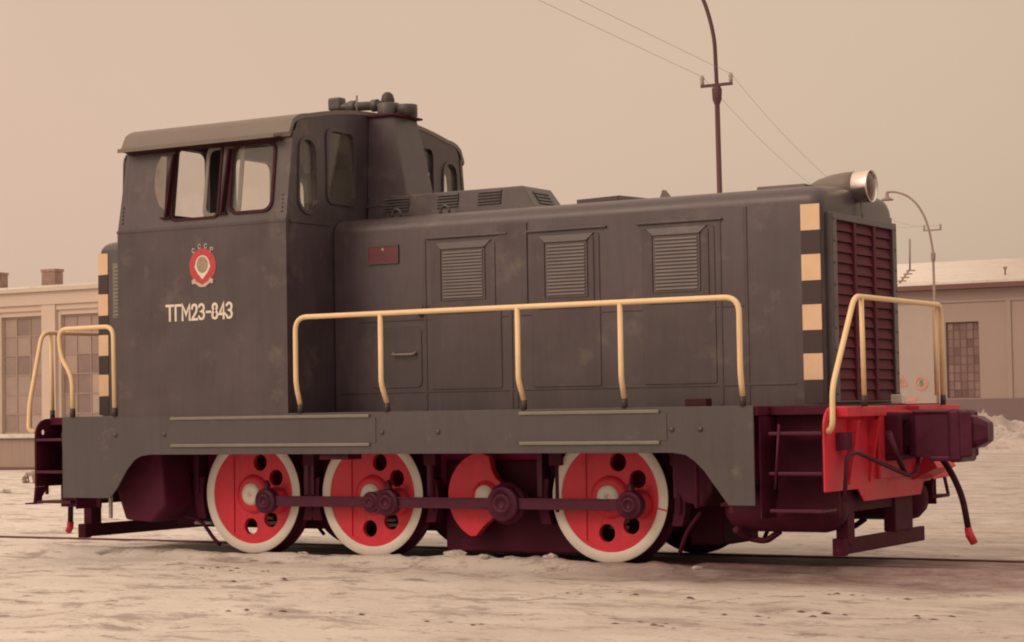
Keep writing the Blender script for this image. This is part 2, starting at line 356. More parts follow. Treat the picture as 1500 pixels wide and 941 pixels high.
def snow_mat(name, dirty=1.0):
    P = bpy.data.materials.new(name); P.use_nodes = True; t = P.node_tree; b = t.nodes['Principled BSDF']; L = t.links.new
    tcn = t.nodes.new('ShaderNodeTexCoord')
    def noise(scale, stretch, detail=6, rough=.6):
        mp = t.nodes.new('ShaderNodeMapping'); mp.inputs['Scale'].default_value = stretch; L(tcn.outputs['Object'], mp.inputs[0])
        n = t.nodes.new('ShaderNodeTexNoise'); n.inputs['Scale'].default_value = scale; n.inputs['Detail'].default_value = detail; n.inputs['Roughness'].default_value = rough
        L(mp.outputs[0], n.inputs['Vector']); return n.outputs['Fac']
    def rng_(v, a, b_, c, d):
        r = t.nodes.new('ShaderNodeMapRange'); r.inputs[1].default_value = a; r.inputs[2].default_value = b_; r.inputs[3].default_value = c; r.inputs[4].default_value = d; L(v, r.inputs[0]); return r.outputs[0]
    def mix(f, a, col):
        m_ = t.nodes.new('ShaderNodeMix'); m_.data_type = 'RGBA'; L(f, m_.inputs[0])
        if isinstance(a, tuple): m_.inputs[6].default_value = (*a, 1)
        else: L(a, m_.inputs[6])
        m_.inputs[7].default_value = (*col, 1); return m_.outputs[2]
    def math_(op, a, b_):
        m_ = t.nodes.new('ShaderNodeMath'); m_.operation = op
        for i, q in enumerate((a, b_)):
            if isinstance(q, (int, float)): m_.inputs[i].default_value = q
            else: L(q, m_.inputs[i])
        return m_.outputs[0]
    sp = t.nodes.new('ShaderNodeSeparateXYZ'); L(tcn.outputs['Object'], sp.inputs[0])
    falloff_dirt = rng_(math_('ADD', sp.outputs[0], math_('MULTIPLY', sp.outputs[1], .35)), -2.5, 5.0, .05, 1.0)  # vignette falloff and dirt towards the right, put into the snow colour
    c = mix(rng_(noise(.7, (1, 1.6, 1), 8, .65), .42, .72, 0, .6*dirty), (.71, .675, .645), (.54, .495, .465))
    c = mix(math_('MULTIPLY', falloff_dirt, rng_(noise(.9, (1, 2.2, 1), 8, .7), .25, .6, .35, 1.0)), c, (.38, .33, .31))
    c = mix(rng_(noise(1.5, (.8, 1.7, 1), 10, .76), .52, .60, 0, .75*dirty), c, (.30, .25, .235))
    c = mix(rng_(noise(3.6, (.8, 1.5, 1), 9, .78), .555, .64, 0, .85*dirty), c, (.20, .15, .145))
    c = mix(rng_(noise(26, (1, 1.2, 1), 4, .7), .60, .72, 0, .55*dirty), c, (.19, .14, .14))
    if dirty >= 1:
        # engine's soft shadow and oily dirt painted together, heavier towards its front
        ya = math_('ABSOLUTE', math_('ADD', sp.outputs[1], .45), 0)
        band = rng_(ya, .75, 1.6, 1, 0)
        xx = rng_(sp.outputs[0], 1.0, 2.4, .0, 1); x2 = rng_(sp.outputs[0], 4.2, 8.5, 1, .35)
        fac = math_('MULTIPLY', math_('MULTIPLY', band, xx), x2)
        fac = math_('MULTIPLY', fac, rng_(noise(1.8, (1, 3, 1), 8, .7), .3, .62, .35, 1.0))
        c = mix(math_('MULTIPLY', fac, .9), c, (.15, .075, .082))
        # shade and grime under the engine, painted into the snow colour
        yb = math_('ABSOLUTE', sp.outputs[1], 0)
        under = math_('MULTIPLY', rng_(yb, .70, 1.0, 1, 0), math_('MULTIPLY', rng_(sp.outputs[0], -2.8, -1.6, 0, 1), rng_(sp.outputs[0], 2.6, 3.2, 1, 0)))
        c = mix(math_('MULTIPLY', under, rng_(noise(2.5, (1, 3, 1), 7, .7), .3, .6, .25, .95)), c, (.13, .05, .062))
    L(c, b.inputs['Base Color']); b.inputs['Roughness'].default_value = .8; b.inputs['Specular IOR Level'].default_value = .25
    h = math_('ADD', math_('MULTIPLY', noise(3.4, (1, 1.15, 1), 9, .74), .8), math_('MULTIPLY', noise(30, (1, 1, 1), 5, .7), .36))
    bp = t.nodes.new('ShaderNodeBump'); bp.inputs['Strength'].default_value = .42; bp.inputs['Distance'].default_value = .05
    L(h, bp.inputs['Height']); L(bp.outputs[0], b.inputs['Normal'])
    return P
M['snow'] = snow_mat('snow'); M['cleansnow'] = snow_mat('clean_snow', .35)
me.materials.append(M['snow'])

# ------------------------------------------------------------------ tracks
def rail_mb(path, top=0.0):
    mb = MB(); w, hw = .036, .010
    P = [Vector(p) for p in path]
    prof = [(-.055, -.15), (.055, -.15), (.055, -.138), (.010, -.12), (.010, -.04), (.036, -.03), (.036, -.004), (.028, 0), (-.028, 0), (-.036, -.004), (-.036, -.03), (-.010, -.04), (-.010, -.12), (-.055, -.138)]
    rings = []
    for i, p in enumerate(P):
        d = (P[min(i+1, len(P)-1)]-P[max(i-1, 0)]).normalized(); a = Vector((-d.y, d.x, 0))
        rings.append([mb.b.verts.new(p+a*q+Vector((0, 0, z+top))) for q, z in prof])
    n = len(prof)
    for q, r in zip(rings, rings[1:]):
        for k in range(n): mb.face([q[k], q[(k+1) % n], r[(k+1) % n], r[k]])
    mb.face(rings[0]); mb.face(rings[-1][::-1]); return mb
tr = thing('railway_track', 'dark rails half buried in snow under the green locomotive', 'railway track', (0, 0, -.15))
for y, t_ in ((-.77, -.002), (.77, -.028)):
    o = rail_mb([(-60, y, .15), (60, y, .15)], t_).build('rail', 'rail', tr)
mb = MB()
for i in range(-40, 41):
    mb.box(i*.6-.12, i*.6+.12, -1.3, 1.3, -.02, .0-.004)
sl = mb.build('sleepers', 'sleeper', tr); sl['kind'] = 'stuff'
sd_ = thing('siding_track', 'thin dark rails of a second line crossing the snow behind the locomotive', 'railway track', (-13.9, 8, -.3))
pa = [(-22, -1.5), (-17, 3.8), (-14.6, 7.3), (-12.6, 11.0), (-10.8, 16), (-9.8, 22)]
for off in (0, -1.6):
    pp = [(x+13.9+off*.9, y-8-off*.45, .2) for x, y in pa]
    rail_mb(fillet(pp, 1.5, 5), -.02).build('rail', 'rail', sd_)

# ------------------------------------------------------------------ locomotive
LOCO = thing('diesel_locomotive', 'dark grey-green diesel shunting locomotive with red wheels and white tyres', 'locomotive', (0, 0, 0))
def P_(mb, name, material, parent=LOCO, **k): return mb.build(name, material, parent, **k)
def dup(o, loc=None, rotz=None, parent=None, scale=None):
    c = o.copy(); C.objects.link(c)
    if parent: c.parent = parent
    if loc is not None: c.location = loc
    if rotz is not None: c.rotation_euler.z = rotz
    for ch in list(o.children):
        d = ch.copy(); C.objects.link(d); d.parent = c
    return c
CX = -.345                                                 # middle of the engine along the track
HF, HR, HY = 3.33, -4.02, .774                             # hood ends and half width
# --- deck and frame skirts
o = P_(MB().box(-3.86, 3.06, -1.425, 1.425, 1.165, 1.235).box(-4.23, -3.8601, -1.20, 1.20, 1.165, 1.235).box(3.0601, 3.544, -1.20, 1.20, 1.165, 1.235).box(-4.0, 3.4, -.56, .56, .82, 1.164), 'deck', 'dark', bevel=.005)
sk = [(-3.84, 1.24), (-3.84, .505), (-3.27, .505)] + [(-3.18, .60), (-3.07, .755), (-2.98, .845)] + [(-2.90, .88), (-2.80, .893)] + \
     [(2.36, .893), (2.47, .877), (2.545, .83), (2.62, .76), (2.82, .50), (3.035, .50), (3.035, 1.24)]
skirt = P_(MB().plate(sk, -1.450, -1.435), 'frame_skirt', 'skirt', bevel=.003, seg=1)
for x0, x1 in ((-2.55, -.42), (1.02, 2.26)):
    mb = MB(); mb.box(x0, x1, -1.468, -1.4502, 1.195, 1.222); mb.box(x0, x1, -1.468, -1.4502, .958, .985)
    P_(mb, 'moulding', 'strip', skirt, bevel=.005)
mb = MB().plate([(-2.60, .985), (-.36, .985), (-.36, 1.195), (-2.60, 1.195)], -1.455, -1.4502)
P_(mb, 'step_panel', 'skirt', skirt)
mb = MB().plate([(.98, .985), (2.32, .985), (2.32, 1.195), (.98, 1.195)], -1.455, -1.4502)
P_(mb, 'step_panel', 'skirt', skirt)
mb = MB()
for x in (-2.63, -.30, .25, 2.36, 2.6, -3.2): 
    for z in (1.07,): mb.lathe([(0, -.012), (.02, -.01), (.022, 0)], (x, -1.450, z), n=12)
P_(mb, 'bolt', 'skirt', skirt)
sk2 = dup(skirt, rotz=PI); sk2.location = (2*CX-.11, 0, 0)   # far side
# --- hood
def hood_section(y, zt, zs, r, n=7):
    pts = [(-y, 1.235), (-y, zs)]
    pts += [(-y+r-r*math.cos(t), zs+(zt-.035-zs)*math.sin(t)) for t in [PI/2*i/n for i in range(1, n+1)]]
    pts += [(-y*.35, zt-.008), (0, zt)]
    return pts + [(-a, b_) for a, b_ in pts[-2::-1]]
def hood(x0, x1, ends, name, zt=2.965):
    mb = MB(); rings = []
    st = []
    for side, x in ((0, x0), (1, x1)):
        if ends[side]:
            s_ = 1 if side == 0 else -1
            seq = [(0, 0), (.012, .45), (.03, .72), (.06, 1-.10), (.10, 1-.03), (.18, 1)]
            q = [(x+s_*d, f) for d, f in seq]
            st += q if side == 0 else q[::-1]
        else: st.append((x, 1))
    for x, f in st:
        k = .075*(1-f); sec = hood_section(HY-k, zt-k*1.15, 2.80-k*.7, .17)
        rings.append([mb.b.verts.new((x, a, c)) for a, c in sec])
    n = len(rings[0])
    for q, r in zip(rings, rings[1:]):
        for k in range(n-1): mb.face([q[k], q[k+1], r[k+1], r[k]])
        mb.face([q[n-1], q[0], r[0], r[n-1]])
    mb.face(rings[0]); mb.face(rings[-1][::-1])
    return P_(mb, name, 'paint', shade=28)
hd = hood(-1.25, HF, (0, 1), 'hood')
hr = hood(HR, -3.16, (1, 0), 'rear_hood', 2.93)
# hood seams, door panels and louvres on the near side (mirrored to the far side)
def louvre_mb(x0, x1, z0, z1, n, y):
    mb = MB(); mb.plate(rrect(x0-.02, x1+.02, z0-.02, z1+.02, .01, 2), y-.006, y+.001)
    h = (z1-z0)/n
    for i in range(n):
        z = z0+i*h
        mb.hexa([(x0, y-.0055, z), (x1, y-.0055, z), (x1, y-.0055, z+h*.62), (x0, y-.0055, z+h*.62),
                 (x0, y-.0165, z+.001), (x1, y-.0165, z+.001), (x1, y-.0115, z+h*.56), (x0, y-.0115, z+h*.56)])
    return mb
def side_parts(sgn):
    fl = (lambda mb: mb)
    def B(mb, name, material, parent=LOCO, **k):
        if sgn > 0: bmesh.ops.transform(mb.b, matrix=Matrix.Scale(-1, 4, (0, 1, 0)), verts=mb.b.verts)
        return P_(mb, name, material, parent, **k)
    y = -HY
    for (x0, x1, lx0, lx1, lz0) in ((-.24, .46, -.10, .29, 2.19), (.76, 1.40, .92, 1.27, 2.17), (1.79, 2.43, 1.915, 2.285, 2.17)):
        d = B(MB().plate(rrect(x0, x1, 1.42, 2.665, .015, 2), y-.008, y+.002), 'side_door', 'paint', bevel=.003, seg=1)
        # raised upper frame round the louvre, sloping in at the top
        fr = MB(); fr.plate(rrect(x0+.05, x1-.05, 2.06, 2.665-.02, .02, 3), y-.016, y-.0102, holes=[rrect(lx0-.03, lx1+.03, lz0-.03, 2.625, .015, 2)])
        B(fr, 'door_frame', 'paint', d, bevel=.006)
        B(MB().hexa([(lx0-.02, y-.030, 2.605), (lx1+.02, y-.030, 2.605), (lx1+.02, y-.011, 2.605), (lx0-.02, y-.011, 2.605), (lx0-.09, y-.018, 2.668), (lx1+.09, y-.018, 2.668), (lx1+.09, y-.011, 2.668), (lx0-.09, y-.011, 2.668)]), 'louvre_hood', 'paint', d, bevel=.003, seg=1)
        B(louvre_mb(lx0, lx1, lz0, 2.595, 15, y-.0105), 'louvre', 'louvre', d)
        B(MB().box(x0-.04, x1+.07, y-.022, y+.002, 2.70, 2.716), 'rain_strip', 'paint', d, bevel=.004)
    mb = MB()
    for x in (.60, 2.695, -.30, .55, 2.47): mb.box(x-.014, x+.014, y-.007, y+.002, 1.25, 2.79 if x in (.60, 2.695) else 2.70)
    mb.box(-1.2, 3.1, y-.006, y+.002, 1.395, 1.412); mb.box(-1.0, 2.7, y-.0055, y+.002, 2.013, 2.025)
    mb.box(.44, .72, y-.012, y+.002, 2.10, 2.79)
    B(mb, 'seam_strip', 'paint', bevel=.003, seg=1)
    d = B(MB().plate(rrect(-.86, -.34, 1.44, 1.96, .05, 4), y-.009, y+.002), 'access_hatch', 'paint', bevel=.003, seg=1)
    B(MB().tube(fillet([(-.62, y, 1.745), (-.62, y-.05, 1.725), (-.40, y-.05, 1.725), (-.40, y, 1.745)], .04), .012, 8), 'door_handle', 'strip', d)
    B(MB().tube([(-.34, y-.03, 2.06), (-.30, y-.05, 2.14)], .012, 8).tube([(-.36, y-.01, 2.06), (-.34, y-.035, 2.06)], .016, 8), 'latch', 'paint')
    # warning stripes at both hood ends
    for x0, x1 in ((3.16, 3.315), (-4.005, -3.885)):
        for z0, z1 in ((2.575, 2.775), (2.19, 2.39), (1.81, 2.005), (1.43, 1.63)):
            B(MB().box(x0, x1, y-.004, y+.004, z0, z1), 'warning_stripe', 'ochre')
        for z0, z1 in ((2.392, 2.573), (2.007, 2.188), (1.632, 1.808), (1.25, 1.428)):
            B(MB().box(x0, x1, y-.003, y+.004, z0, z1), 'dark_band', 'band')
    B(louvre_mb(-3.80, -3.42, 2.18, 2.66, 14, y), 'rear_louvre', 'strip')
side_parts(-1); side_parts(1)
# works plate with star and raised lines
pl = P_(MB().box(-.875, -.575, -HY-.012, -HY+.002, 2.525, 2.665), 'works_plate', 'plate', bevel=.003)
mb = MB(); mb.plate([(-.885, 2.515), (-.565, 2.515), (-.565, 2.675), (-.885, 2.675)], -HY-.016, -HY-.002, holes=[[(-.873, 2.527), (-.577, 2.527), (-.577, 2.663), (-.873, 2.663)]]); P_(mb, 'rim', 'skirt', pl)
st = [(-.725+(.016 if i % 2 == 0 else .007)*math.sin(PI*i/5), 2.640+(.016 if i % 2 == 0 else .007)*math.cos(PI*i/5)) for i in range(10)]
P_(MB().plate(st, -HY-.016, -HY-.010), 'star', 'ribbon', pl)
mb = MB()
for z, a in ((2.606, .12), (2.585, .10), (2.562, .11)): mb.box(-.725-a, -.725+a, -HY-.014, -HY-.010, z-.004, z+.004)
P_(mb, 'raised_line', 'paint', pl)
# roof box with louvres
mb = MB()
by = .245
mb.hexa([(-1.25, -by-.03, 2.93), (.53, -by-.03, 2.93), (.53, by+.03, 2.93), (-1.25, by+.03, 2.93), (-1.25, -by, 3.165), (.37, -by, 3.165), (.37, by, 3.165), (-1.25, by, 3.165)])
rb = P_(mb, 'roof_box', 'paint', bevel=.012)
for x0, x1 in ((-1.06, -.80), (-.50, -.28), (-.08, .16)):
    mb = MB()
    for i in range(5):
        z = 3.025+i*.026; yb = -by-.03*(3.165-z)/.235
        mb.hexa([(x0, yb, z), (x1, yb, z), (x1, yb+.02, z+.016), (x0, yb+.02, z+.016), (x0, yb-.016, z), (x1, yb-.016, z), (x1, yb-.004, z+.016), (x0, yb-.004, z+.016)])
    P_(mb, 'louvre', 'skirt', rb)
mb = MB()
for i in range(4):
    z = 3.02+i*.03; xb = .53-.16*(z-2.93)/.235
    mb.hexa([(xb-.02, -.13, z), (xb+.012, -.13, z-.004), (xb+.012, .13, z-.004), (xb-.02, .13, z), (xb-.03, -.13, z+.018), (xb+.004, -.13, z+.012), (xb+.004, .13, z+.012), (xb-.03, .13, z+.018)])
P_(mb, 'end_louvre', 'skirt', rb)
P_(MB().box(-.05, .12, -.1, .1, 3.163, 3.18), 'cap_plate', 'skirt', rb, bevel=.004)
P_(MB().plate([(1.74, 2.94), (1.86, 2.94), (1.80, 3.015), (1.77, 3.02)], -.36, -.345), 'roof_tab', 'roof')
for x in (-.84, -.33):
    y0 = -.40
    mb = MB().tube([(x+.045*math.cos(t), y0, 2.975+.05*math.sin(t)) for t in np.linspace(-.3, PI+.3, 12)], .012, 6)
    P_(mb, 'lifting_eye', 'skirt')
# tilted hatch lid and flat lid
mb = MB().hexa([(.93, -.30, 2.955), (1.33, -.30, 2.955), (1.33, .30, 2.955), (.93, .30, 2.955), (.93, -.30, 3.0), (1.33, -.30, 3.01), (1.33, .30, 3.01), (.93, .30, 3.0)])
mb.hexa([(1.33, -.30, 2.955), (1.62, -.30, 2.955), (1.62, .30, 2.955), (1.33, .30, 2.955), (1.33, -.30, 3.012), (1.62, -.30, 2.965), (1.62, .30, 2.965), (1.33, .30, 3.012)])
P_(mb, 'roof_hatch', 'paint', bevel=.004)
P_(MB().box(2.64, 3.05, -.42, .42, 2.94, 2.978), 'roof_lid', 'roof', bevel=.006)
# radiator shutters on the nose
gm = MB(); ox, ix = .69, .60
gm.plate([(-ox, 1.25), (ox, 1.25), (ox, 2.715), (-ox, 2.715)], HF-.01, HF+.055, ax='x', holes=[[(-ix, 1.268), (ix, 1.268), (ix, 2.66), (-ix, 2.66)]])
gf = P_(gm, 'grille_frame', 'paint', bevel=.006)
P_(MB().box(HF-.005, HF+.004, -ix-.01, ix+.01, 1.26, 2.67), 'grille_back', 'black', gf)
mb = MB(); n = 17; h = (2.66-1.268)/n
for i in range(n):
    z = 1.268+i*h
    for y0, y1 in ((-ix+.005, -.24), (-.18, .18), (.24, ix-.005)):
        mb.hexa([(HF+.006, y0, z+.004), (HF+.038, y0, z+.004), (HF+.038, y1, z+.004), (HF+.006, y1, z+.004), (HF+.006, y0, z+h*.97), (HF+.018, y0, z+h*.97), (HF+.018, y1, z+h*.97), (HF+.006, y1, z+h*.97)])
P_(mb, 'shutter_slats', 'shutter', gf)
for y in (-.21, .21): P_(MB().box(HF+.004, HF+.050, y-.024, y+.024, 1.268, 2.66), 'shutter_post', 'shutter', gf, bevel=.004)
mb = MB()
for y in (-.66, .66):
    for i in range(9): mb.lathe([(0, .008), (.010, .006), (.012, 0)], (HF+.055, y, 1.32+i*.168), ax='x', n=8)
P_(mb, 'rivets', 'skirt', gf)
# headlight
hl = P_(MB().lathe([(0, -.36), (.045, -.33), (.083, -.25), (.113, -.13), (.124, -.02), (.126, .065), (.12, .066)], (3.25, 0, 2.965), ax='x', n=32), 'headlight_housing', 'roof')
ms = MB().hexa([(2.86, -.09, 2.90), (3.32, -.12, 2.80), (3.32, .12, 2.80), (2.86, .09, 2.90), (2.90, -.05, 2.965), (3.28, -.10, 2.93), (3.28, .10, 2.93), (2.90, .05, 2.965)])
P_(ms, 'lamp_foot', 'paint', hl, bevel=.02)
P_(MB().lathe([(.122, .05), (.127, .055), (.129, .165), (.131, .175), (.131, .185), (.127, .19), (.121, .186), (.118, .15)], (3.26, 0, 2.965), ax='x', n=40), 'lamp_ring', 'chrome', hl)
P_(MB().lathe([(.124, .15), (.10, .178), (.05, .192), (0, .196)], (3.26, 0, 2.965), ax='x', n=32), 'lamp_lens', 'lens', hl)
P_(MB().tube([(3.36, -.02, 2.84), (3.372, -.02, 2.70)], .008, 6), 'lamp_cable', 'strip', hl)

# --- cab: hollow, four glazed sides
CB, CT = 2.885, 3.66                                       # belt line and eaves
X0, X1 = -3.155, -1.262
YW, YT_ = 1.45, 1.35
def lean(z): return YW if z <= CB else YW+(YT_-YW)*(z-CB)/(CT-CB)
SW1 = rrect(-2.53, -2.02, 2.965, 3.60, .05); SW2 = rrect(-1.885, -1.43, 2.985, 3.575, .085)
cab = None
cabs = []
for sgn in (-1, 1):
    mb = MB()
    f = lambda a, c, d, sgn=sgn: (a, sgn*(lean(c)-d), c)
    mb.plate([(X0, 1.236), (X1, 1.236), (X1, CB), (X0, CB)], 0, .04, f=f)
    mb.plate([(X0, CB), (X1, CB), (X1+.01, CT), (X0+.05, CT)], 0.003, .04, holes=[SW1, SW2], f=f)
    cabs.append(P_(mb, 'cab_wall', 'paint'))
cab = cabs[0]
def roofz(y):
    a = abs(y)
    if a > 1.13: 
        t = (a-1.13)/.27; return 3.83-.185*(1-math.sqrt(max(0, 1-min(1, t)**2)))
    return 3.83+.125*(1-(a/1.13)**2)
def end_wall(xo, th, holes):
    ys = np.linspace(-1.35, 1.35, 31)
    out = [(-1.405, 1.236), (-1.405, CB), (-1.31, CT)]+[(y, roofz(y)-.03) for y in ys if abs(y) < 1.28]+[(1.31, CT), (1.405, CB), (1.405, 1.236)]
    out = [(q[0], q[1]) for q in out][::-1]
    return MB().plate(out, xo, xo+th, ax='x', holes=holes)
HOL = []; HOLR = []
for s_ in (-1, 1):
    q = rrect(.445, .84, 3.09, 3.72, .075); q2 = arc(1.135, 3.50, .115, 0, 180, 8, .11)+arc(1.135, 3.09, .13, 180, 360, 8, .115)
    for h_ in (q, q2): HOL.append([(a*s_, c) for a, c in h_])
    for h_ in (rrect(.20, .80, 3.09, 3.72, .085), [(a+.10, c) for a, c in q2]): HOLR.append([(a*s_, c) for a, c in h_])
fw = P_(end_wall(X1-.04, .04, HOL), 'cab_front_wall', 'paint')
rw = P_(end_wall(X0+.002, .04, HOLR), 'cab_rear_wall', 'paint')
# corner posts so that the leaning sides close on the end walls
for sgn in (-1, 1):
    for xa, xb in ((X0, X0+.06), (X1-.06, X1-.001)):
        mb = MB(); mb.hexa([(xa, sgn*1.449, 1.24), (xb, sgn*1.449, 1.24), (xb, sgn*1.38, 1.24), (xa, sgn*1.38, 1.24), (xa, sgn*1.449, CB), (xb, sgn*1.449, CB), (xb, sgn*1.38, CB), (xa, sgn*1.38, CB)])
        d0 = .045 if xa == X0 else 0
        mb.hexa([(xa+.001, sgn*1.4475, CB), (xb, sgn*1.4475, CB), (xb, sgn*1.37, CB), (xa+.001, sgn*1.37, CB), (xa+d0, sgn*1.348, CT), (xb+d0*.5, sgn*1.348, CT), (xb+d0*.5, sgn*1.28, CT), (xa+d0, sgn*1.28, CT)])
        P_(mb, 'corner_post', 'paint', cab)
for sgn in (-1, 1):
    mb = MB(); mb.box(X0-.004, X1+.004, sgn*1.45-.006, sgn*1.45+.006, CB-.012, CB+.012)
    for xx in (X0+.05, X1-.05):
        for i in range(5): mb.lathe([(0, -.008*1), (.008, -.006), (.010, 0)], (xx, sgn*lean(CB+.08+i*.035), CB+.08+i*.035), n=8, sgn=-sgn)
    q0, q1 = sorted((sgn*1.40, sgn*.80)); mb.box(X1+.0005, X1+.01, q0, q1, CB-.012, CB+.010)
    P_(mb, 'belt_strip', 'paint', cab)
# floor, ceiling lining and console inside
P_(MB().box(X0+.05, X1-.05, -1.39, 1.39, 1.30, 1.34), 'cab_floor', 'inside', cab)
P_(MB().box(X0+.10, -2.7, -.30, .30, 1.34, 2.75).box(-1.72, X1-.05, -1.1, .35, 1.34, 2.80), 'console', 'inside', cab, bevel=.02)
# curved roof with gutters
mb = MB(); ys = list(np.linspace(-1.40, 1.40, 49)); rings = []
for x in (-3.15, X1+.006):
    top = [(y, roofz(y)) for y in ys]; bot = [(y*.985, roofz(y)-.035) for y in ys[::-1]]
    rings.append([mb.b.verts.new((x, a, c)) for a, c in top+bot])
n = len(rings[0])
for k in range(n): mb.face([rings[0][k], rings[0][(k+1) % n], rings[1][(k+1) % n], rings[1][k]])
mb.face(rings[0]); mb.face(rings[1][::-1])
rf = P_(mb, 'cab_roof', 'roof', shade=35)
for s_ in (-1, 1):
    mb = MB(); mb.hexa([(-3.15, s_*1.36, 3.625), (-1.33, s_*1.36, 3.625), (-1.40, s_*1.47, 3.600), (-3.10, s_*1.47, 3.600), (-3.15, s_*1.36, 3.650), (-1.33, s_*1.36, 3.650), (-1.40, s_*1.475, 3.622), (-3.10, s_*1.475, 3.622)])
    mb.box(-3.12, -1.36, s_*1.475-.006, s_*1.475+.006, 3.598, 3.632)
    P_(mb, 'gutter', 'roof', rf)
    P_(MB().hexa([(-3.06, s_*1.352, 3.578), (-1.36, s_*1.352, 3.578), (-1.36, s_*1.372, 3.578), (-3.06, s_*1.372, 3.578), (-3.09, s_*1.345, 3.622), (-1.34, s_*1.345, 3.622), (-1.40, s_*1.462, 3.597), (-3.06, s_*1.462, 3.597)]), 'eave_shade', 'black', rf)  # dark strip added as painted shade under the gutter
# windows
def pane_at(loop, xo, name='pane', m_='glass', parent=None): return P_(MB().plate(loop, xo, xo+.005, ax='x'), name, m_, parent)
for wall, xo, fr_d in ((fw, X1, .014), (rw, X0+.002, -.014)):
    for i, h_ in enumerate(HOL if wall is fw else HOLR):
        cx = sum(a for a, _ in h_)/len(h_); cz = sum(c for _, c in h_)/len(h_)
        kf = 1.13 if fr_d > 0 else 1.04
        big = [(cx+(a-cx)*kf, cz+(c-cz)*1.07) for a, c in h_]; sm = [(cx+(a-cx)*.97, cz+(c-cz)*.98) for a, c in h_]
        a0, a1 = sorted((xo-.002 if fr_d > 0 else xo+.002, xo+fr_d))
        w_ = P_(MB().plate(big, a0, a1, ax='x', holes=[sm]), 'window_frame', 'paint', wall)
        pane_at([(cx+(a-cx)*1.03, cz+(c-cz)*1.02) for a, c in h_], xo-.022 if fr_d > 0 else xo+.018, parent=wall)
def side_plate(loop, d0, d1, sgn, holes=()): return MB().plate(loop, d0, d1, holes=holes, f=lambda a, c, d: (a, sgn*(lean(c)-d), c))
for sgn in (-1, 1):
    o = P_(side_plate(rrect(-1.905, -1.41, 2.965, 3.595, .10), -.010, .006, sgn, [rrect(-1.878, -1.437, 2.992, 3.568, .082)]), 'window_frame', 'black', cab)
    P_(side_plate(rrect(-1.882, -1.432, 2.988, 3.572, .08), .012, .017, sgn), 'pane', 'glass' if sgn > 0 else 'glass', cab)
    # sliding sash pushed open, and the opening's trim
    P_(side_plate(rrect(-2.548, -2.002, 2.947, 3.618, .05), -.008, .004, sgn, [rrect(-2.527, -2.023, 2.968, 3.597, .045)]), 'window_frame', 'black', cab)
    P_(side_plate(rrect(-2.22, -1.80, 2.96, 3.60, .07), .042, .055, sgn, [rrect(-2.185, -1.84, 3.0, 3.56, .06)]), 'sliding_sash', 'strip', cab)
    # wind deflectors: a hinged post with a narrow glass wing
    for xx in (-2.585, -1.96):
        mb = MB().hexa([(xx, sgn*lean(2.99), 2.99), (xx+.02, sgn*lean(2.99), 2.99), (xx+.02, sgn*(lean(2.99)+.05), 2.99), (xx, sgn*(lean(2.99)+.05), 2.99),
                        (xx+.04, sgn*lean(3.55), 3.55), (xx+.06, sgn*lean(3.55), 3.55), (xx+.06, sgn*(lean(3.55)+.05), 3.55), (xx+.04, sgn*(lean(3.55)+.05), 3.55)])
        mb.box(xx-.06, xx+.05, sgn*1.44-.025, sgn*1.44+.025, 2.975, 2.99)
        wd = P_(mb, 'wind_deflector', 'black', cab)
        if xx < -2.2:
            wing = [(-.005, 3.05), (.03, 3.52), (-.03, 3.53), (-.085, 3.46), (-.11, 3.36), (-.115, 3.25), (-.095, 3.16), (-.06, 3.09)]
            P_(MB().plate([(xx+a, c) for a, c in wing], sgn*(1.46), sgn*(1.466)), 'glass_wing', 'dustyglass', wd)
# emblem and number on the cab side
em = P_(MB().plate([(-2.175+.148*math.cos(t), 2.535+.155*math.sin(t)) for t in np.linspace(0, 2*PI, 40, endpoint=False)], -1.4535, -1.449), 'state_emblem', 'emred', cab)
P_(MB().plate([(-2.175-.088, 2.53), (-2.175-.055, 2.475), (-2.175, 2.42), (-2.175+.055, 2.475), (-2.175+.088, 2.53)]+arc(-2.175, 2.545, .078, 5, 175, 12, .085), -1.456, -1.4536), 'emblem_shield', 'cream', em)
P_(MB().plate([(-2.175+.062*math.cos(t), 2.548+.072*math.sin(t)) for t in np.linspace(0, 2*PI, 24, endpoint=False)], -1.4585, -1.4562), 'emblem_globe', 'globe', em)
rb_pts = [(-.12, .0), (-.085, .015), (-.07, -.012), (0, -.043), (.07, -.012), (.085, .015), (.12, .0), (.115, -.035), (.08, -.03), (.03, -.062), (-.03, -.062), (-.08, -.03), (-.115, -.035)]
P_(MB().plate([(-2.175+a, 2.415+c) for a, c in rb_pts], -1.4585, -1.450), 'emblem_ribbon', 'ribbon', em)
for ch, a in zip('СССР', (128, 102, 78, 52)):
    text_obj('emblem_letter', ch, .045, 'ribbon', (-2.175+.165*math.cos(math.radians(a)), -1.4525, 2.535+.178*math.sin(math.radians(a))), em, width=.034, bold=.001)
GL = {'Т': [[(0, 1), (.8, 1)], [(.4, 1), (.4, 0)]], 'Г': [[(.1, 0), (.1, 1), (.72, 1)]], 'М': [[(0, 0), (0, 1), (.42, .35), (.84, 1), (.84, 0)]],
      '2': [[(.02, .76), (.08, .93), (.3, 1), (.52, .93), (.58, .74), (.5, .5), (.02, 0), (.6, 0)]],
      '3': [[(.02, .86), (.15, .98), (.32, 1), (.52, .92), (.58, .74), (.48, .56), (.28, .52), (.5, .46), (.6, .27), (.52, .07), (.3, 0), (.12, .02), (0, .16)]],
      '8': [[(.3, .53), (.1, .62), (.05, .78), (.12, .94), (.3, 1), (.48, .94), (.55, .78), (.5, .62), (.3, .53), (.08, .43), (0, .25), (.08, .06), (.3, 0), (.52, .06), (.6, .25), (.52, .43), (.3, .53)]],
      '4': [[(.48, 0), (.48, 1), (0, .28), (.64, .28)]], '-': [[(.08, .46), (.5, .46)]]}
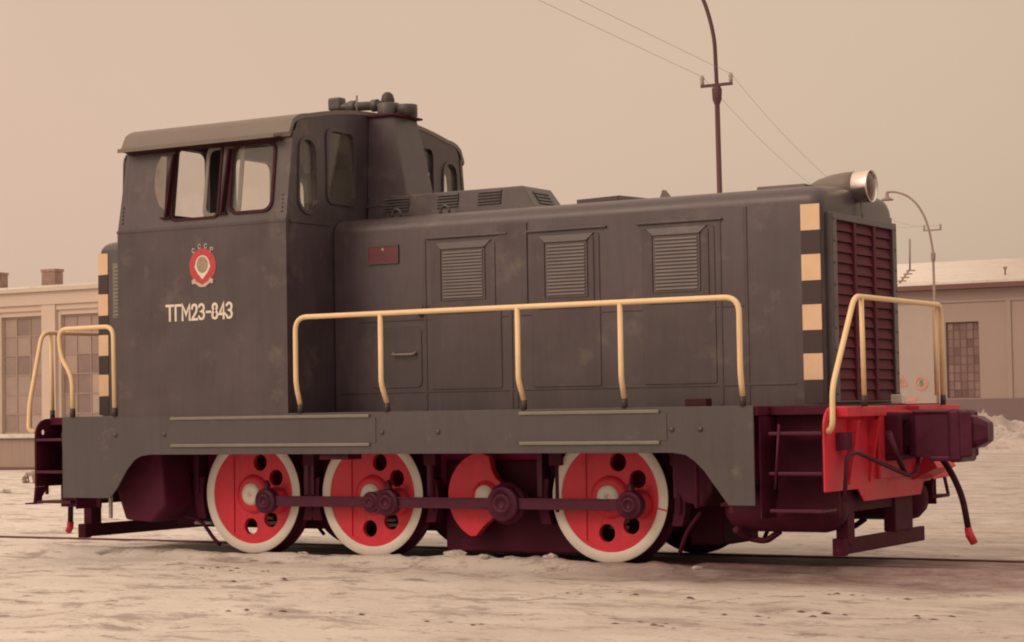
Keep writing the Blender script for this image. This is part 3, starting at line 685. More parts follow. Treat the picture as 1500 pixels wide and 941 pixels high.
def number(parent, cx, cz, y, width, hgt, st):
    adv = {'Т': 1.0, 'Г': .92, 'М': 1.12, '-': .72}; txt = 'ТГМ23-843'
    tot = sum(adv.get(c, .84) for c in txt)-.22; k = width/tot; x = cx-width/2
    mb = MB(); lay = 0
    for c in txt:
        for path in GL[c]:
            P = [Vector((x+a*k, cz+(b_-.5)*(hgt-st))) for a, b_ in path]
            n = len(P); L_, R_ = [], []
            for q in range(n):                                  # one mitred ribbon per stroke
                d0 = (P[q]-P[q-1]).normalized() if q else (P[1]-P[0]).normalized()
                d1 = (P[q+1]-P[q]).normalized() if q < n-1 else d0
                nn = Vector((-(d0+d1).y, (d0+d1).x)).normalized(); w = st/2/max(.45, nn.dot(Vector((-d0.y, d0.x))))
                e_ = (d0*(-st/2) if q == 0 else d0*(st/2) if q == n-1 else Vector((0, 0)))
                L_.append(P[q]+nn*w+e_); R_.append(P[q]-nn*w+e_)
            for q in range(n-1):
                lay += 1; yy = y-.00012*(lay % 5)
                mb.plate([tuple(R_[q]), tuple(R_[q+1]), tuple(L_[q+1]), tuple(L_[q])], yy-.001, yy)
        x += adv.get(c, .84)*k
    return mb.build('number_lettering', 'cream', parent)
number(cab, -2.222, 2.138, -1.4505, .735, .150, .0215)

# exhaust tower between cab and roof box
tw = MB().hexa([(X1, -.245, 3.08), (-.82, -.225, 3.08), (-.82, .225, 3.08), (X1, .245, 3.08), (X1, -.21, 3.90), (-1.0, -.19, 3.90), (-1.0, .19, 3.90), (X1, .21, 3.90)])
tower = P_(tw, 'exhaust_tower', 'paint', bevel=.01)
P_(MB().box(X1+.001, -.965, -.235, .235, 3.895, 3.915), 'tower_cap', 'dark', tower, bevel=.004)
P_(MB().box(X1+.001, -.78, -.26, .26, 3.075, 3.10), 'tower_foot', 'skirt', tower, bevel=.004)
sir = P_(MB().lathe([(.0, 3.91), (.10, 3.91), (.105, 3.93), (.105, 4.03), (.095, 4.045), (0, 4.047)], (-1.18, 0, 0), ax='z', n=28), 'siren', 'skirt')
P_(MB().lathe([(.062, 4.046), (.062, 4.08), (.05, 4.125), (.025, 4.148), (0, 4.152)], (-1.19, 0, 0), ax='z', n=20), 'dome', 'band', sir)
P_(MB().lathe([(0, 3.912), (.095, 3.912), (.095, 4.012), (.09, 4.02), (0, 4.022)], (-1.0, .03, 0), ax='z', n=28), 'drum', 'skirt', sir)
ph = P_(MB().tube(fillet([(-1.74, 0, 3.93), (-1.74, 0, 4.06), (-1.26, 0, 4.035)], .06), .042, 12).lathe([(.05, -1.77+1.74), (.06, .0), (.06, .05), (.05, .06)], (-1.60, 0, 4.05), ax='x', n=16).lathe([(.05, 0), (.058, .005), (.058, .06), (.05, .065)], (-1.36, 0, 4.04), ax='x', n=16), 'horn_pipe', 'skirt')
P_(MB().box(-1.83, -1.69, -.055, .055, 4.03, 4.15), 'horn_mouth', 'skirt', ph, bevel=.02)
P_(MB().box(-1.76, -1.72, -.03, .03, 3.93, 4.03), 'bracket', 'strip', ph)
P_(MB().tube([(-1.45, -.12, 3.94), (-1.45, -.12, 4.13)], .009, 6), 'aerial', 'strip')

# --- handrails
def railing(xs_up, xs_dn, sgn):
    z = 2.045; mb = MB(); yu, yb_ = sgn*1.53, sgn*1.44
    n = len(xs_up)
    path = [(xs_dn[0], yb_, 1.31), (xs_up[0], yu, 1.48), (xs_up[0], yu, z), (xs_up[-1], yu, z), (xs_up[-1], yu, 1.48), (xs_dn[-1], yb_, 1.31)]
    path = fillet(path[:2]+path[1:2], .03) and ([Vector(path[0])]+[p for p in fillet(path, .12)][1:])
    mb.tube(path, .0215, 10)
    for a, b_ in zip(xs_up[1:-1], xs_dn[1:-1]): mb.tube(fillet([(b_, yb_, 1.31), (a, yu, 1.47), (a, yu, z)], .05), .0215, 10)
    r = P_(mb, 'side_handrail', 'yellow')
    mb = MB()
    for x in xs_dn: mb.tube([(x, yb_, 1.236), (x, yb_, 1.312)], .024, 10)
    P_(mb, 'post_socket', 'band', r)
for sgn in (-1, 1): railing((-1.115, -.245, 1.065, 1.98, 2.975), (-1.14, -.25, 1.06, 1.955, 2.95), sgn)
def end_rail(x, s_, near, post):
    mb = MB()
    mb.tube(fillet(near+[(x, .88, 2.04), (x, .88, 1.30)], .09), .021, 10)
    mb.tube([(x, post-.015, 2.04), (x, post, 1.30)], .019, 10); mb.tube(fillet([(x-s_*.04, .84, 2.03), (x-s_*.04, .85, 1.30)], .02), .018, 10)
    r = P_(mb, 'end_handrail', 'yellow')
    P_(MB().tube([(x, .88, 1.22), (x, .88, 1.30)], .024, 8).tube([(x, post, 1.22), (x, post, 1.302)], .024, 8), 'post_socket', 'band', r)
end_rail(3.68, 1, [(3.59, -1.36, 1.04), (3.68, -1.50, 1.08), (3.68, -1.49, 1.36), (3.68, -1.02, 2.04)], -.87)
end_rail(-4.33, -1, [(-4.26, -1.33, 1.10), (-4.33, -1.375, 1.12), (-4.33, -1.36, 1.36), (-4.33, -1.19, 2.03)], -1.06)
for s_ in (-1, 1):
    y = s_*1.45; mb = MB()
    mb.tube(fillet([(-3.71, y, 1.31), (-3.715, y, 1.61), (-3.85, y, 1.78), (-3.875, y, 2.04), (-3.215, y, 2.045), (-3.205, y, 1.31)], .10), .021, 10)
    r = P_(mb, 'step_handrail', 'yellow')
    P_(MB().tube([(-3.71, y, 1.236), (-3.71, y, 1.312)], .025, 8).tube([(-3.205, y, 1.236), (-3.205, y, 1.312)], .025, 8), 'post_socket', 'band', r)
P_(MB().box(2.44, 2.62, -1.38, -1.28, 1.236, 1.30), 'filler_box', 'black', bevel=.005)
P_(MB().box(3.46, 3.56, .26, .36, 1.236, 1.31), 'lamp_box', 'white', bevel=.008)

# --- buffer beams, couplers, steps, hoses and rail guards at both ends
def end_gear(s_):
    def X(x): return x if s_ > 0 else 2*CX-x
    def B(mb, name, material, parent=LOCO, **k):
        if s_ < 0: bmesh.ops.transform(mb.b, matrix=Matrix(((-1, 0, 0, 2*CX), (0, 1, 0, 0), (0, 0, 1, 0), (0, 0, 0, 1))), verts=mb.b.verts)
        return P_(mb, name, material, parent, **k)
    out = arc(-1.38+.16, 1.225-.16, .16, 180, 90, 6)+arc(1.38-.16, 1.225-.16, .16, 90, 0, 6)+[(1.38, .62), (.70, .60), (.62, .50), (-.62, .50), (-.74, .60), (-1.38, .60)]
    bm_ = B(MB().plate(out, 3.550, 3.565, ax='x', holes=[circ(-1.28, 1.10, .026, 12), circ(1.28, 1.10, .026, 12), rrect(-.24, .24, .80, 1.16, .03, 3)]), 'buffer_beam', 'red' if s_ > 0 else 'dark', bevel=.003, seg=1)  # rear beam takes the dark colour as painted shade
    B(MB().plate([(a*.997, .9+(c-.9)*.997) for a, c in out], 3.5445, 3.5498, ax='x', holes=[circ(-1.28, 1.10, .026, 12), circ(1.28, 1.10, .026, 12), rrect(-.24, .24, .80, 1.16, .03, 3)]), 'beam_back_shade', 'dark', bm_)  # dark plate painted as shade on the beam's inner face
    for lx0, lx1, lz in ((-1.15, -.36, 1.145), (.36, 1.36, 1.185)): B(MB().box(3.5652, 3.66, lx0, lx1, lz, 1.222), 'beam_lip', 'red' if s_ > 0 else 'dark', bm_, bevel=.006)
    # coupler pocket and stiffeners
    mb = MB().plate([(-.36, .66), (.36, .66), (.36, 1.18), (-.36, 1.18)], 3.566, 3.60, ax='x', holes=[[(-.23, .80), (.23, .80), (.23, 1.15), (-.23, 1.15)]])
    B(mb, 'pocket_plate', 'red', bm_, bevel=.01)
    B(MB().box(3.60, 3.74, -.26, -.23, .84, 1.16).box(3.60, 3.74, .23, .26, .84, 1.16).box(3.60, 3.72, -.23, .23, 1.10, 1.17).box(3.60, 3.70, -.26, .26, .80, .84), 'coupler_pocket', 'dark', bm_, bevel=.008)
    for y in (-.92, -.50, .62):
        B(MB().hexa([(3.565, y-.012, .64), (3.575, y-.012, .64), (3.575, y+.012, .64), (3.565, y+.012, .64), (3.565, y-.012, 1.12), (3.66, y-.012, 1.12), (3.66, y+.012, 1.12), (3.565, y+.012, 1.12)]) if y != .62 else
          MB().hexa([(3.565, y-.2, .62), (3.78, y-.2, .72), (3.78, y+.25, .72), (3.565, y+.25, .62), (3.565, y-.2, .64), (3.70, y-.2, .86), (3.70, y+.25, .86), (3.565, y+.25, .88)]), 'gusset', 'red', bm_, bevel=.004)
    # automatic coupler: shank, big jaw, small jaw
    mb = MB().box(3.40, 3.82, -.10, .10, .90, 1.10)
    cp = B(mb, 'coupler', 'dark2', bevel=.02)
    jaw = [(3.74, -.12), (3.82, -.17), (4.12, -.17), (4.19, -.20), (4.27, -.17), (4.19, -.06), (4.06, -.04), (4.00, .04), (4.06, .10), (4.17, .12), (4.20, .20), (4.12, .25), (3.95, .25), (3.80, .15)]
    B(MB().plate(jaw, .82, 1.17, ax='z'), 'coupler_head', 'dark2', cp, bevel=.022, seg=3)
    B(MB().plate([(3.80, -.19), (4.14, -.19), (4.14, .24), (3.80, .24)], 1.155, 1.185, ax='z').box(3.93, 4.17, -.19, .2, .79, .83), 'coupler_rib', 'dark2', cp, bevel=.012)
    B(MB().box(4.08, 4.185, -.20, .20, .78, 1.19), 'coupler_collar', 'dark2', cp, bevel=.03, seg=3)
    nose = MB()
    sec = [(-.13, .95), (-.10, .90), (.10, .90), (.13, .95), (.13, 1.07), (.10, 1.12), (-.10, 1.12), (-.13, 1.07)]
    A = [nose.b.verts.new((4.18, a*1.1, 1.01+(c-1.01)*1.2)) for a, c in sec]; Bv = [nose.b.verts.new((4.28, a, 1.01+(c-1.01)*1.08)) for a, c in sec]; Cv = [nose.b.verts.new((4.36, a*.6, 1.01+(c-1.01)*.66)) for a, c in sec]
    for q, r in ((A, Bv), (Bv, Cv)):
        for k in range(8): nose.face([q[k], q[(k+1) % 8], r[(k+1) % 8], r[k]])
    nose.face(A); nose.face(Cv)
    B(nose, 'coupler_nose', 'dark2', cp, bevel=.01)
    # release lever with its hangers
    mb = MB().tube(fillet([(3.62, -1.16, .52), (3.64, -1.14, .86), (3.68, -1.05, .885), (3.76, -.34, .71), (3.78, -.22, .68), (3.80, -.12, .70), (3.80, -.05, .86)], .05), .017, 8)
    mb.tube([(3.70, -.46, 1.02), (3.76, -.26, .70)], [.03, .02], 8)
    mb.box(3.565, 3.64, -1.17, -1.03, .90, 1.03)
    B(mb, 'release_lever', 'dark2', bm_)
    # air hose with red cock
    if s_ > 0:
     hs = B(MB().tube(fillet([(3.57, .42, .84), (3.78, .34, .88), (3.92, .30, .72), (4.02, .30, .50), (4.06, .30, .25)], .12), .026, 10), 'air_hose', 'black', bm_)
     B(MB().tube([(4.058, .30, .255), (4.07, .30, .20), (4.11, .29, .135)], [.028, .034, .03], 10).box(4.05, 4.08, .26, .34, .19, .225), 'hose_cock', 'red', hs)
    # pipe end on the near side with red tip
    # far footstep
    B(MB().tube([(3.57, 1.18, .62), (3.60, 1.18, .47), (3.60, .75, .47)], .016, 6).tube([(3.60, .80, .62), (3.60, .78, .47)], .014, 6), 'foot_bar', 'dark', bm_)
    # rail guard: two hangers and a cross bar
    gd = B(MB().box(3.40, 3.50, -.80, -.66, .18, .66).box(3.40, 3.50, .20, .60, .22, .66).box(3.30, 3.48, -.80, .62, .42, .56), 'guard_hanger', 'dark', bevel=.008)
    B(MB().box(3.44, 3.475, -.86, .94, .105, .225).box(3.40, 3.50, -.88, -.80, .10, .23), 'guard_bar', 'dark', gd, bevel=.008)
    # corner steps
    for y in (-1, 1):
        a, b_ = sorted((y*1.38, y*1.12))
        stp = B(MB().box(3.045, 3.057, a, b_, .40, 1.16), 'step_bracket', 'dark')
        for z in (1.03, .735, .46): B(MB().box(3.12, 3.543, a, b_, z-.012, z+.012), 'step_tread', 'dark2', stp, bevel=.004)
        B(MB().box(3.05, 3.54, y*1.05-.01, y*1.05+.01, .40, 1.16), 'step_back', 'dark', stp)
        B(MB().tube([(3.17, y*1.385, .62), (3.21, y*1.385, 1.10)], .010, 6), 'grab_bar', 'dark2', stp)
    # main reservoir across the corner
    for y in ((-.88, .88) if s_ > 0 else ()):
        B(MB().lathe([(0, 2.55), (.10, 2.57), (.16, 2.63), (.18, 2.70), (.18, 3.36), (.16, 3.44), (.10, 3.50), (0, 3.52)], (0, y, .455), ax='x', n=28), 'air_reservoir', 'dark')
        B(MB().tube(fillet([(2.70, y-.2*(1 if y > 0 else -1)*-1, .30), (2.72, y, .22), (2.86, y, .20), (2.98, y, .28)], .05), .025, 8), 'guide_pipe', 'dark')
end_gear(1); end_gear(-1)
P_(MB().plate([(-1.38, .599), (-1.22, .599), (-1.30, .50), (-1.30, .455), (-1.40, .455)], -4.255, -4.235, ax='x').box(-4.30, -4.235, -1.46, -1.28, .440, .454), 'corner_foot', 'dark', bevel=.004)
hp = P_(MB().tube([(-4.16, -1.0, .60), (-4.17, -1.0, .25)], .026, 10), 'air_hose', 'black')
P_(MB().tube([(-4.17, -1.0, .26), (-4.175, -1.0, .20), (-4.20, -1.0, .165)], .032, 10), 'hose_cock', 'red', hp)

# --- wheels
WX = (-2.114, -.819, 1.498); R = .525; PIN = (.268, -.052)
def make_wheel():
    w = P_(MB().plate(circ(0, 0, .452, 48), -.020, .030, holes=[circ(.29*math.cos(math.radians(a)), .29*math.sin(math.radians(a)), .073, 20) for a in (75, 30, -97, -50)]), 'wheel', 'red', bevel=.006)
    # white painted tyre face, steel tread and flange behind it
    P_(MB().lathe([(.438, .005), (.440, -.035), (.448, -.040), (.517, -.040), (.5245, -.033)], (0, 0, 0), n=72), 'tyre_face', 'white', w)
    P_(MB().lathe([(.5245, -.033), (.527, .07), (.530, .085), (.556, .095), (.556, .115), (.54, .125), (.44, .125), (.44, .03)], (0, 0, 0), n=72), 'tyre', 'dark2', w)
    ch = -.215; a0 = math.degrees(math.acos(ch/.432))
    P_(MB().plate(arc(0, 0, .432, a0, 360-a0, 26), -.032, -.0202), 'counterweight', 'red', w, bevel=.008)
    P_(MB().plate(circ(0, 0, .448, 56), -.030, -.0202, holes=[circ(0, 0, .412, 56)]), 'rim_ring', 'red', w, bevel=.006)
    P_(MB().lathe([(.175, -.018), (.165, -.045), (.125, -.055), (.115, -.055)], (0, 0, 0), n=40).lathe([(.118, -.054), (.0, -.050)], (0, 0, 0), n=40), 'hub', 'red', w)
    P_(MB().lathe([(.098, -.050), (.096, -.066), (.014, -.067), (.012, -.058), (0, -.058)], (0, 0, 0), n=32), 'hub_cap', 'white', w)
    P_(MB().lathe([(.12, -.018), (.115, -.07), (.09, -.10), (.0, -.10)], (PIN[0], 0, PIN[1]), n=28), 'crank_boss', 'red', w)
    P_(MB().lathe([(.10, .03), (.10, .55), (0, .55)], (0, 0, 0), n=20), 'axle', 'dark', w)
    P_(MB().plate(circ(0, 0, .436, 40), .034, .042, holes=[circ(.29*math.cos(math.radians(a)), .29*math.sin(math.radians(a)), .085, 20) for a in (75, 30, -97, -50)]), 'wheel_back_shade', 'inner', w)  # added plate, shade of the disc's inner side put into its colour
    return w
w0 = make_wheel()
for i, x in enumerate(WX):
    for sgn in (-1, 1):
        o = w0 if (i == 0 and sgn < 0) else dup(w0)
        o.location = (x, sgn*.83, R)
        if sgn > 0: o.scale = (1, -1, 1)
        elif i == 2: NEAR3 = o
P_(MB().plate([(.425, -.088), (.512, -.108), (.515, -.094), (.428, -.076)], -.043, -.0405), 'paint_mark', 'red', NEAR3)
JX, JZ = .328, .528
def make_crank():
    j = [(.035, .335)]+arc(0, 0, .372, 95, 246, 22)[1:]+[(-.10, -.335), (-.02, -.25), (.06, -.19), (.16, -.155), (.27, -.15)]+arc(.268, -.052, .11, -80, 60, 8)+[(.25, .075), (.16, .10), (.10, .15), (.06, .22)]
    o = P_(MB().plate(j, -.03, .05), 'jackshaft_crank', 'red', bevel=.008)
    P_(MB().lathe([(.128, -.025), (.122, -.045), (.0, -.05)], (0, 0, 0), n=32), 'hub', 'red', o)
    P_(MB().lathe([(.088, -.045), (.086, -.06), (0, -.062)], (0, 0, 0), n=28), 'hub_cap', 'white', o)
    P_(MB().lathe([(.10, .05), (.10, .8), (0, .8)], (0, 0, 0), n=20), 'shaft', 'dark', o)
    return o
j0 = make_crank(); j0.location = (JX, -.83, JZ)
j1 = dup(j0); j1.location = (JX, .83, JZ); j1.scale = (1, -1, 1)
pinx = [x+PIN[0] for x in WX]; pz = R+PIN[1]; jx = JX+PIN[0]
def make_rods():
    def rod(x0, x1, name, y=-1.0, h=.045):
        mb = MB().box(x0, x1, y-.02, y+.02, pz-h, pz+h)
        mb.box(x0+.16, x1-.16, y-.028, y-.0202, pz+h-.014, pz+h).box(x0+.16, x1-.16, y-.028, y-.0202, pz-h, pz-h+.014)
        return mb
    def eye(x, r, y=-1.0): return [(r, .03), (r+.004, .02), (r+.004, -.035), (r-.01, -.045), (r*.62, -.046), (r*.60, -.06), (r*.35, -.062), (r*.33, -.05), (0, -.05)], (x, y, pz)
    out = []
    knx = pinx[1]-.165
    for nm, x0, x1, eyes in (('side_rod', pinx[0], knx, ((pinx[0], .105), (knx, .085))), ('side_rod', knx, jx, ((pinx[1], .112), (jx, .142))), ('side_rod', jx, pinx[2], ((pinx[2], .108),))):
        r = P_(rod(x0+.03, x1-.03, nm), nm, 'dark2', bevel=.006)
        for x, rad in eyes:
            mb = MB(); pr, c = eye(x, rad); mb.lathe(pr, c, n=32)
            P_(mb, 'rod_end', 'dark2', r)
        for x, rad in eyes:
            if rad > .10 and rad < .14: P_(MB().lathe([(.035, rad-.02), (.028, rad+.05), (.012, rad+.075), (0, rad+.078)], (x, -1.0, pz), ax='z', n=14), 'oil_cup', 'dark2', r)
        out.append(r)
    P_(MB().plate(circ(knx+.08, pz, .10, 24), -1.03, -.985), 'knuckle', 'dark2', out[1], bevel=.008)
    P_(MB().lathe([(.0, -.03), (.17, -.03), (.175, .0), (.175, .03)], (jx, -.95, pz), n=32), 'crank_disc', 'dark', out[1])
    return out
for r in make_rods():
    c = dup(r); c.scale = (1, -1, 1)
# --- running gear behind the wheels
mb = MB()
for s_ in (-1, 1):
    fr = [(-3.3, 1.15), (-3.3, .80), (-2.75, .62), (-2.5, .40), (-1.7, .40), (-1.55, .68), (-1.4, .68), (-1.22, .40), (-.42, .40), (-.25, .62), (-.05, .30), (.85, .30), (1.0, .62), (1.1, .40), (1.92, .40), (2.1, .66), (2.7, .66), (2.9, 1.15)]
    mb.plate(fr, s_*.60-.015, s_*.60+.015)
P_(mb, 'main_frame', 'inner', bevel=.004, seg=1)
for a_, b_, w_, z_ in ((-.20, 1.15, .66, .045), (-1.30, -.22, .45, .20), (1.95, 2.25, .35, .12), (-3.3, -1.32, .50, .20)): P_(MB().box(a_, b_, -w_, w_, z_, .815), 'dark_fill', 'dark', bevel=.02)  # gear casing plus plain dark blocks added to darken behind the wheels
for s_ in (-1, 1):
    for x, d in ((WX[0]-.60, 1), (WX[0]+.60, -1), (WX[1]-.595, 1), (WX[1]+.60, -1), (WX[2]-.60, 1), (WX[2]+.60, -1)):
        b_ = P_(MB().plate([(x-d*.02+d*a, c) for a, c in ((.075, .30), (.05, .42), (.04, .55), (.055, .68), (-.03, .66), (-.055, .55), (-.05, .42), (-.02, .30))], s_*.80-.055, s_*.80+.055), 'brake_shoe', 'dark', bevel=.006)
        P_(MB().box(x-.045-d*.02, x+.005-d*.02, s_*.80-.075, s_*.80+.075, .52, 1.05), 'brake_hanger', 'dark2', b_, bevel=.005)
    for x in WX:
        sp = MB()
        for i in range(6): sp.box(x-.42+i*.05, x+.42-i*.05, s_*.72-.045, s_*.72+.045, 1.00+i*.016-.10, 1.014+i*.016-.10)
        P_(sp, 'leaf_spring', 'dark2', bevel=.003)
    for x in (-1.47, -.2, 1.02, 2.12):
        P_(MB().box(x-.06, x+.06, s_*.86-.04, s_*.86+.04, .78, 1.10).tube([(x, s_*.86, .40), (x, s_*.86, .80)], .022, 8), 'spring_hanger', 'dark', bevel=.006)
    # sand boxes ahead of the outer wheels
    sb = P_(MB().plate([(-3.42, 1.1), (-3.42, .60), (-3.30, .30), (-2.98, .28), (-2.82, .42), (-2.86, .80), (-2.93, 1.1)], s_*1.0-.22, s_*1.0+.18), 'sand_box', 'dark', bevel=.03, seg=3)
    P_(MB().tube(fillet([(-2.98, s_*.84, .34), (-2.74, s_*.82, .28), (-2.62, s_*.80, .12), (-2.55, s_*.79, .06)], .08), .018, 8), 'sand_pipe', 'dark', sb)
    sb2 = P_(MB().plate([(2.16, 1.1), (2.16, .62), (2.24, .50), (2.42, .46), (2.50, .60), (2.50, 1.1)], s_*.90-.14, s_*.90+.12), 'sand_box', 'dark', bevel=.03, seg=3)
    cs = MB()
    for k in range(9): cs.lathe([(.075, -.012), (.09, 0), (.075, .012)], (2.66, s_*1.0, .50+k*.045), ax='z', n=16)
    P_(cs.lathe([(.05, .42), (.05, .95), (0, .95)], (2.66, s_*1.0, 0), ax='z', n=12), 'coil_spring', 'dark2')
    P_(MB().lathe([(0, -.09), (.07, -.08), (.08, .05), (.05, .09), (0, .10)], (2.78, s_*1.18, .70), ax='y', n=16, sgn=s_), 'brake_valve', 'dark2')
    P_(MB().box(2.56, 2.76, s_*1.0-.05, s_*1.0+.05, .47, .50).tube([(2.40, s_*1.12, .46), (2.40, s_*1.12, .95)], .022, 8), 'spring_seat', 'dark', bevel=.01)
    P_(MB().tube(fillet([(2.30, s_*.84, .42), (2.16, s_*.82, .26), (2.08, s_*.80, .08)], .08), .018, 8), 'sand_pipe', 'dark', sb2)
P_(MB().box(-3.64, -3.615, -1.06, -1.03, .30, .545), 'white_gauge', 'white')
for xa, xb, zz in ((-2.98, -2.78, .245), (-2.19, -1.98, .255), (-2.17, -2.08, .30), (-.86, -.70, .255), (-.83, -.74, .30), (1.12, 1.20, .285), (1.36, 1.54, .27), (1.36, 1.54, .32)):
    P_(MB().tube([(xa, -.62, zz), (xb, -.62, zz)], .015, 8), 'bright_bar', 'white')  # loose white bars added to show bright through the wheel holes
P_(MB().box(-.98, -.68, -1.40, -1.20, .845, .90), 'skirt_bracket', 'dark', bevel=.006)

# ------------------------------------------------------------------ snow lumps beside the track
def lump(r, seed, flat=.55):
    bm = bmesh.new(); bmesh.ops.create_icosphere(bm, subdivisions=4, radius=1)
    for v in bm.verts:
        p = v.co*1.3+Vector((seed*7.3, seed*3.1, 0))
        k = .85+1.1*float(fbm(np.array(p.x+p.z*1.7), np.array(p.y-p.z*.9), 5, .6))
        v.co = v.co*k*r; v.co.z *= flat; v.co.x *= 1.3
    mb = MB(); mb.b.free(); mb.b = bm; return mb
lumps = [(.10, -.985, .085, 'largest of the snow lumps lying beside the near rail'), (-.62, -.93, .05, None), (-.35, -.90, .06, None), (.62, -.95, .05, None), (.85, -.93, .045, None), (1.02, -1.0, .05, None), (-1.5, -.95, .05, None), (.42, -1.05, .045, None), (2.35, -1.05, .04, None)]
for i, (x, y, r, lb) in enumerate(lumps):
    o = lump(r, i).build('snow_lump', 'cleansnow', shade=50); o.location = (x, y, float(height(x, y))+r*.12)
    tag(o, lb or 'small snow lump on the icy lip beside the near rail', 'snow lump', 'snow lumps along the near rail')
for i, (x, y, r) in enumerate([(-12.5, 3.2, .10), (-11.6, 2.6, .07), (-14.0, 6.2, .09), (-9.5, 3.0, .06), (-15.5, 9.0, .12), (-10.2, 4.0, .08), (-16.5, 10.5, .10)]):
    o = lump(r, 40+i).build('snow_clod', 'cleansnow', shade=50); o.location = (x, y, float(height(x, y))+r*.2)
    tag(o, 'dirty snow clod lying on open snow left of the locomotive', 'snow clod', 'snow clods left of the engine')
# dark crumbs trodden into the foreground snow
rg = random.Random(5)
mbd = MB()
for i in range(70):
    cl = rg.choice(((-.6, -2.6), (2.6, -2.9), (4.3, -2.2), (1.2, -4.6), (3.4, -4.4), (-1.6, -1.9), (4.9, -3.4))); x = rg.gauss(cl[0], .45); y = rg.gauss(cl[1], .10)+.12*(x-cl[0]); r = rg.uniform(.005, .020); z = float(height(x, y))
    q = [mbd.b.verts.new((x+r*rg.uniform(.8, 1.8)*math.cos(t)*1.6, y+r*math.sin(t), z+.003)) for t in (0, 1.2, 2.5, 3.9, 5.1)]
    tp = mbd.b.verts.new((x, y, z+r*.7))
    for k in range(5): mbd.face([q[k], q[(k+1) % 5], tp])
db = mbd.build('ground_debris', 'sleeper'); db['kind'] = 'stuff'

# ------------------------------------------------------------------ factory building on the left
def window_part(parent, x0, x1, z0, z1, yf, cols, rows, frame_m='wall', seed=0, fw_=.05, pm='panes'):
    rg = random.Random(seed)
    w_ = MB().plate([(x0, z0), (x1, z0), (x1, z1), (x0, z1)], yf-.03, yf-.005, holes=[[(x0+fw_, z0+fw_), (x1-fw_, z0+fw_), (x1-fw_, z1-fw_), (x0+fw_, z1-fw_)]])
    for i in range(1, cols): xx = x0+(x1-x0)*i/cols; w_.box(xx-.014, xx+.014, yf-.024, yf-.006, z0+fw_, z1-fw_)
    for i in range(1, rows): zz = z0+(z1-z0)*i/rows; w_.box(x0+fw_, x1-fw_, yf-.022, yf-.007, zz-.014, zz+.014)
    w = w_.build('window', frame_m, parent)
    mb = MB(); tones = []
    lay = mb.b.faces.layers.float.new('tone')
    for i in range(cols):
        for j in range(rows):
            a0, a1 = x0+(x1-x0)*i/cols, x0+(x1-x0)*(i+1)/cols; c0, c1 = z0+(z1-z0)*j/rows, z0+(z1-z0)*(j+1)/rows
            f = mb.face([mb.b.verts.new(p) for p in ((a0, yf-.004, c0), (a1, yf-.004, c0), (a1, yf-.004, c1), (a0, yf-.004, c1))])
            f[lay] = rg.choice((.15, .35, .45, .5, .55, .6, .75))
    mb.build('pane', pm, w)
    return w
YB = 25.3
bl = thing('factory_building', 'cream rendered workshop with tall patched windows and brick chimneys, left behind the locomotive', 'building', (-29, YB, -.3))
bl_off = Vector((29, -YB, .3))
def BL(mb, name, m_, parent=bl, **k):
    o = mb.build(name, m_, parent, **k); return o
def shift(mb, v): bmesh.ops.translate(mb.b, verts=mb.b.verts, vec=v); return mb
wx = [-35.72, -33.58, -31.40, -29.22, -27.06, -24.9]
holes = [[(x, .80), (x+1.50, .80), (x+1.50, 3.97), (x, 3.97)] for x in wx]
BL(shift(MB().plate([(-38, -.4), (-22, -.4), (-22, 4.25), (-38, 4.25)], YB, YB+.35, holes=holes).box(-38, -37.7, YB+.35, YB+9, -.4, 4.25).box(-22.3, -22, YB+.35, YB+9, -.4, 4.25).box(-38, -22, YB+9, YB+9.3, -.4, 4.25), bl_off), 'wall', 'wall')
BL(shift(MB().box(-38.1, -21.9, YB-.12, YB+.3, 4.25, 4.60).box(-38.15, -21.85, YB-.22, YB+.3, 4.60, 4.70).box(-38.05, -21.95, YB-.06, YB+.02, 4.10, 4.25), bl_off), 'cornice', 'wall', bevel=.01)
rfm = MB().hexa([(-38.2, YB-.22, 4.70), (-21.8, YB-.22, 4.70), (-21.8, YB+9.5, 4.70), (-38.2, YB+9.5, 4.70), (-38.2, YB-.2, 4.76), (-21.8, YB-.2, 4.76), (-21.8, YB+9.5, 4.9), (-38.2, YB+9.5, 4.9)])
rfo = BL(shift(rfm, bl_off), 'roof', 'cleansnow')
for x in (-29.95, -32.0, -35.6, -26.4):
    BL(shift(MB().box(x-.24, x+.24, YB+.3, YB+.62, 4.72, 5.22).box(x-.26, x+.26, YB+.28, YB+.64, 5.17, 5.24), bl_off), 'chimney', 'brick', rfo)
for x in [a-.36 for a in wx]+[-23.0]:
    BL(shift(MB().box(x-.25, x+.25, YB-.10, YB+.01, .10, 4.25), bl_off), 'pilaster', 'wall', bevel=.01)
for i, x in enumerate(wx):
    w = window_part(bl, x+29, x+30.5, .80+.3, 3.97+.3, .10, 3, 6, 'glazing', seed=i+1)
    MB().box(x+29-.08, x+30.5+.08, -.16, .05, .68+.3, .80+.298).build('sill', 'cleansnow', w, bevel=.02)
    BL(shift(MB().box(x-.05, x+1.55, YB-.05, YB+.01, -.10, .66), bl_off), 'board_panel', 'board')
BL(shift(MB().box(-38.02, -21.98, YB-.08, YB+.02, -.4, -.10), bl_off), 'plinth', 'fascia')

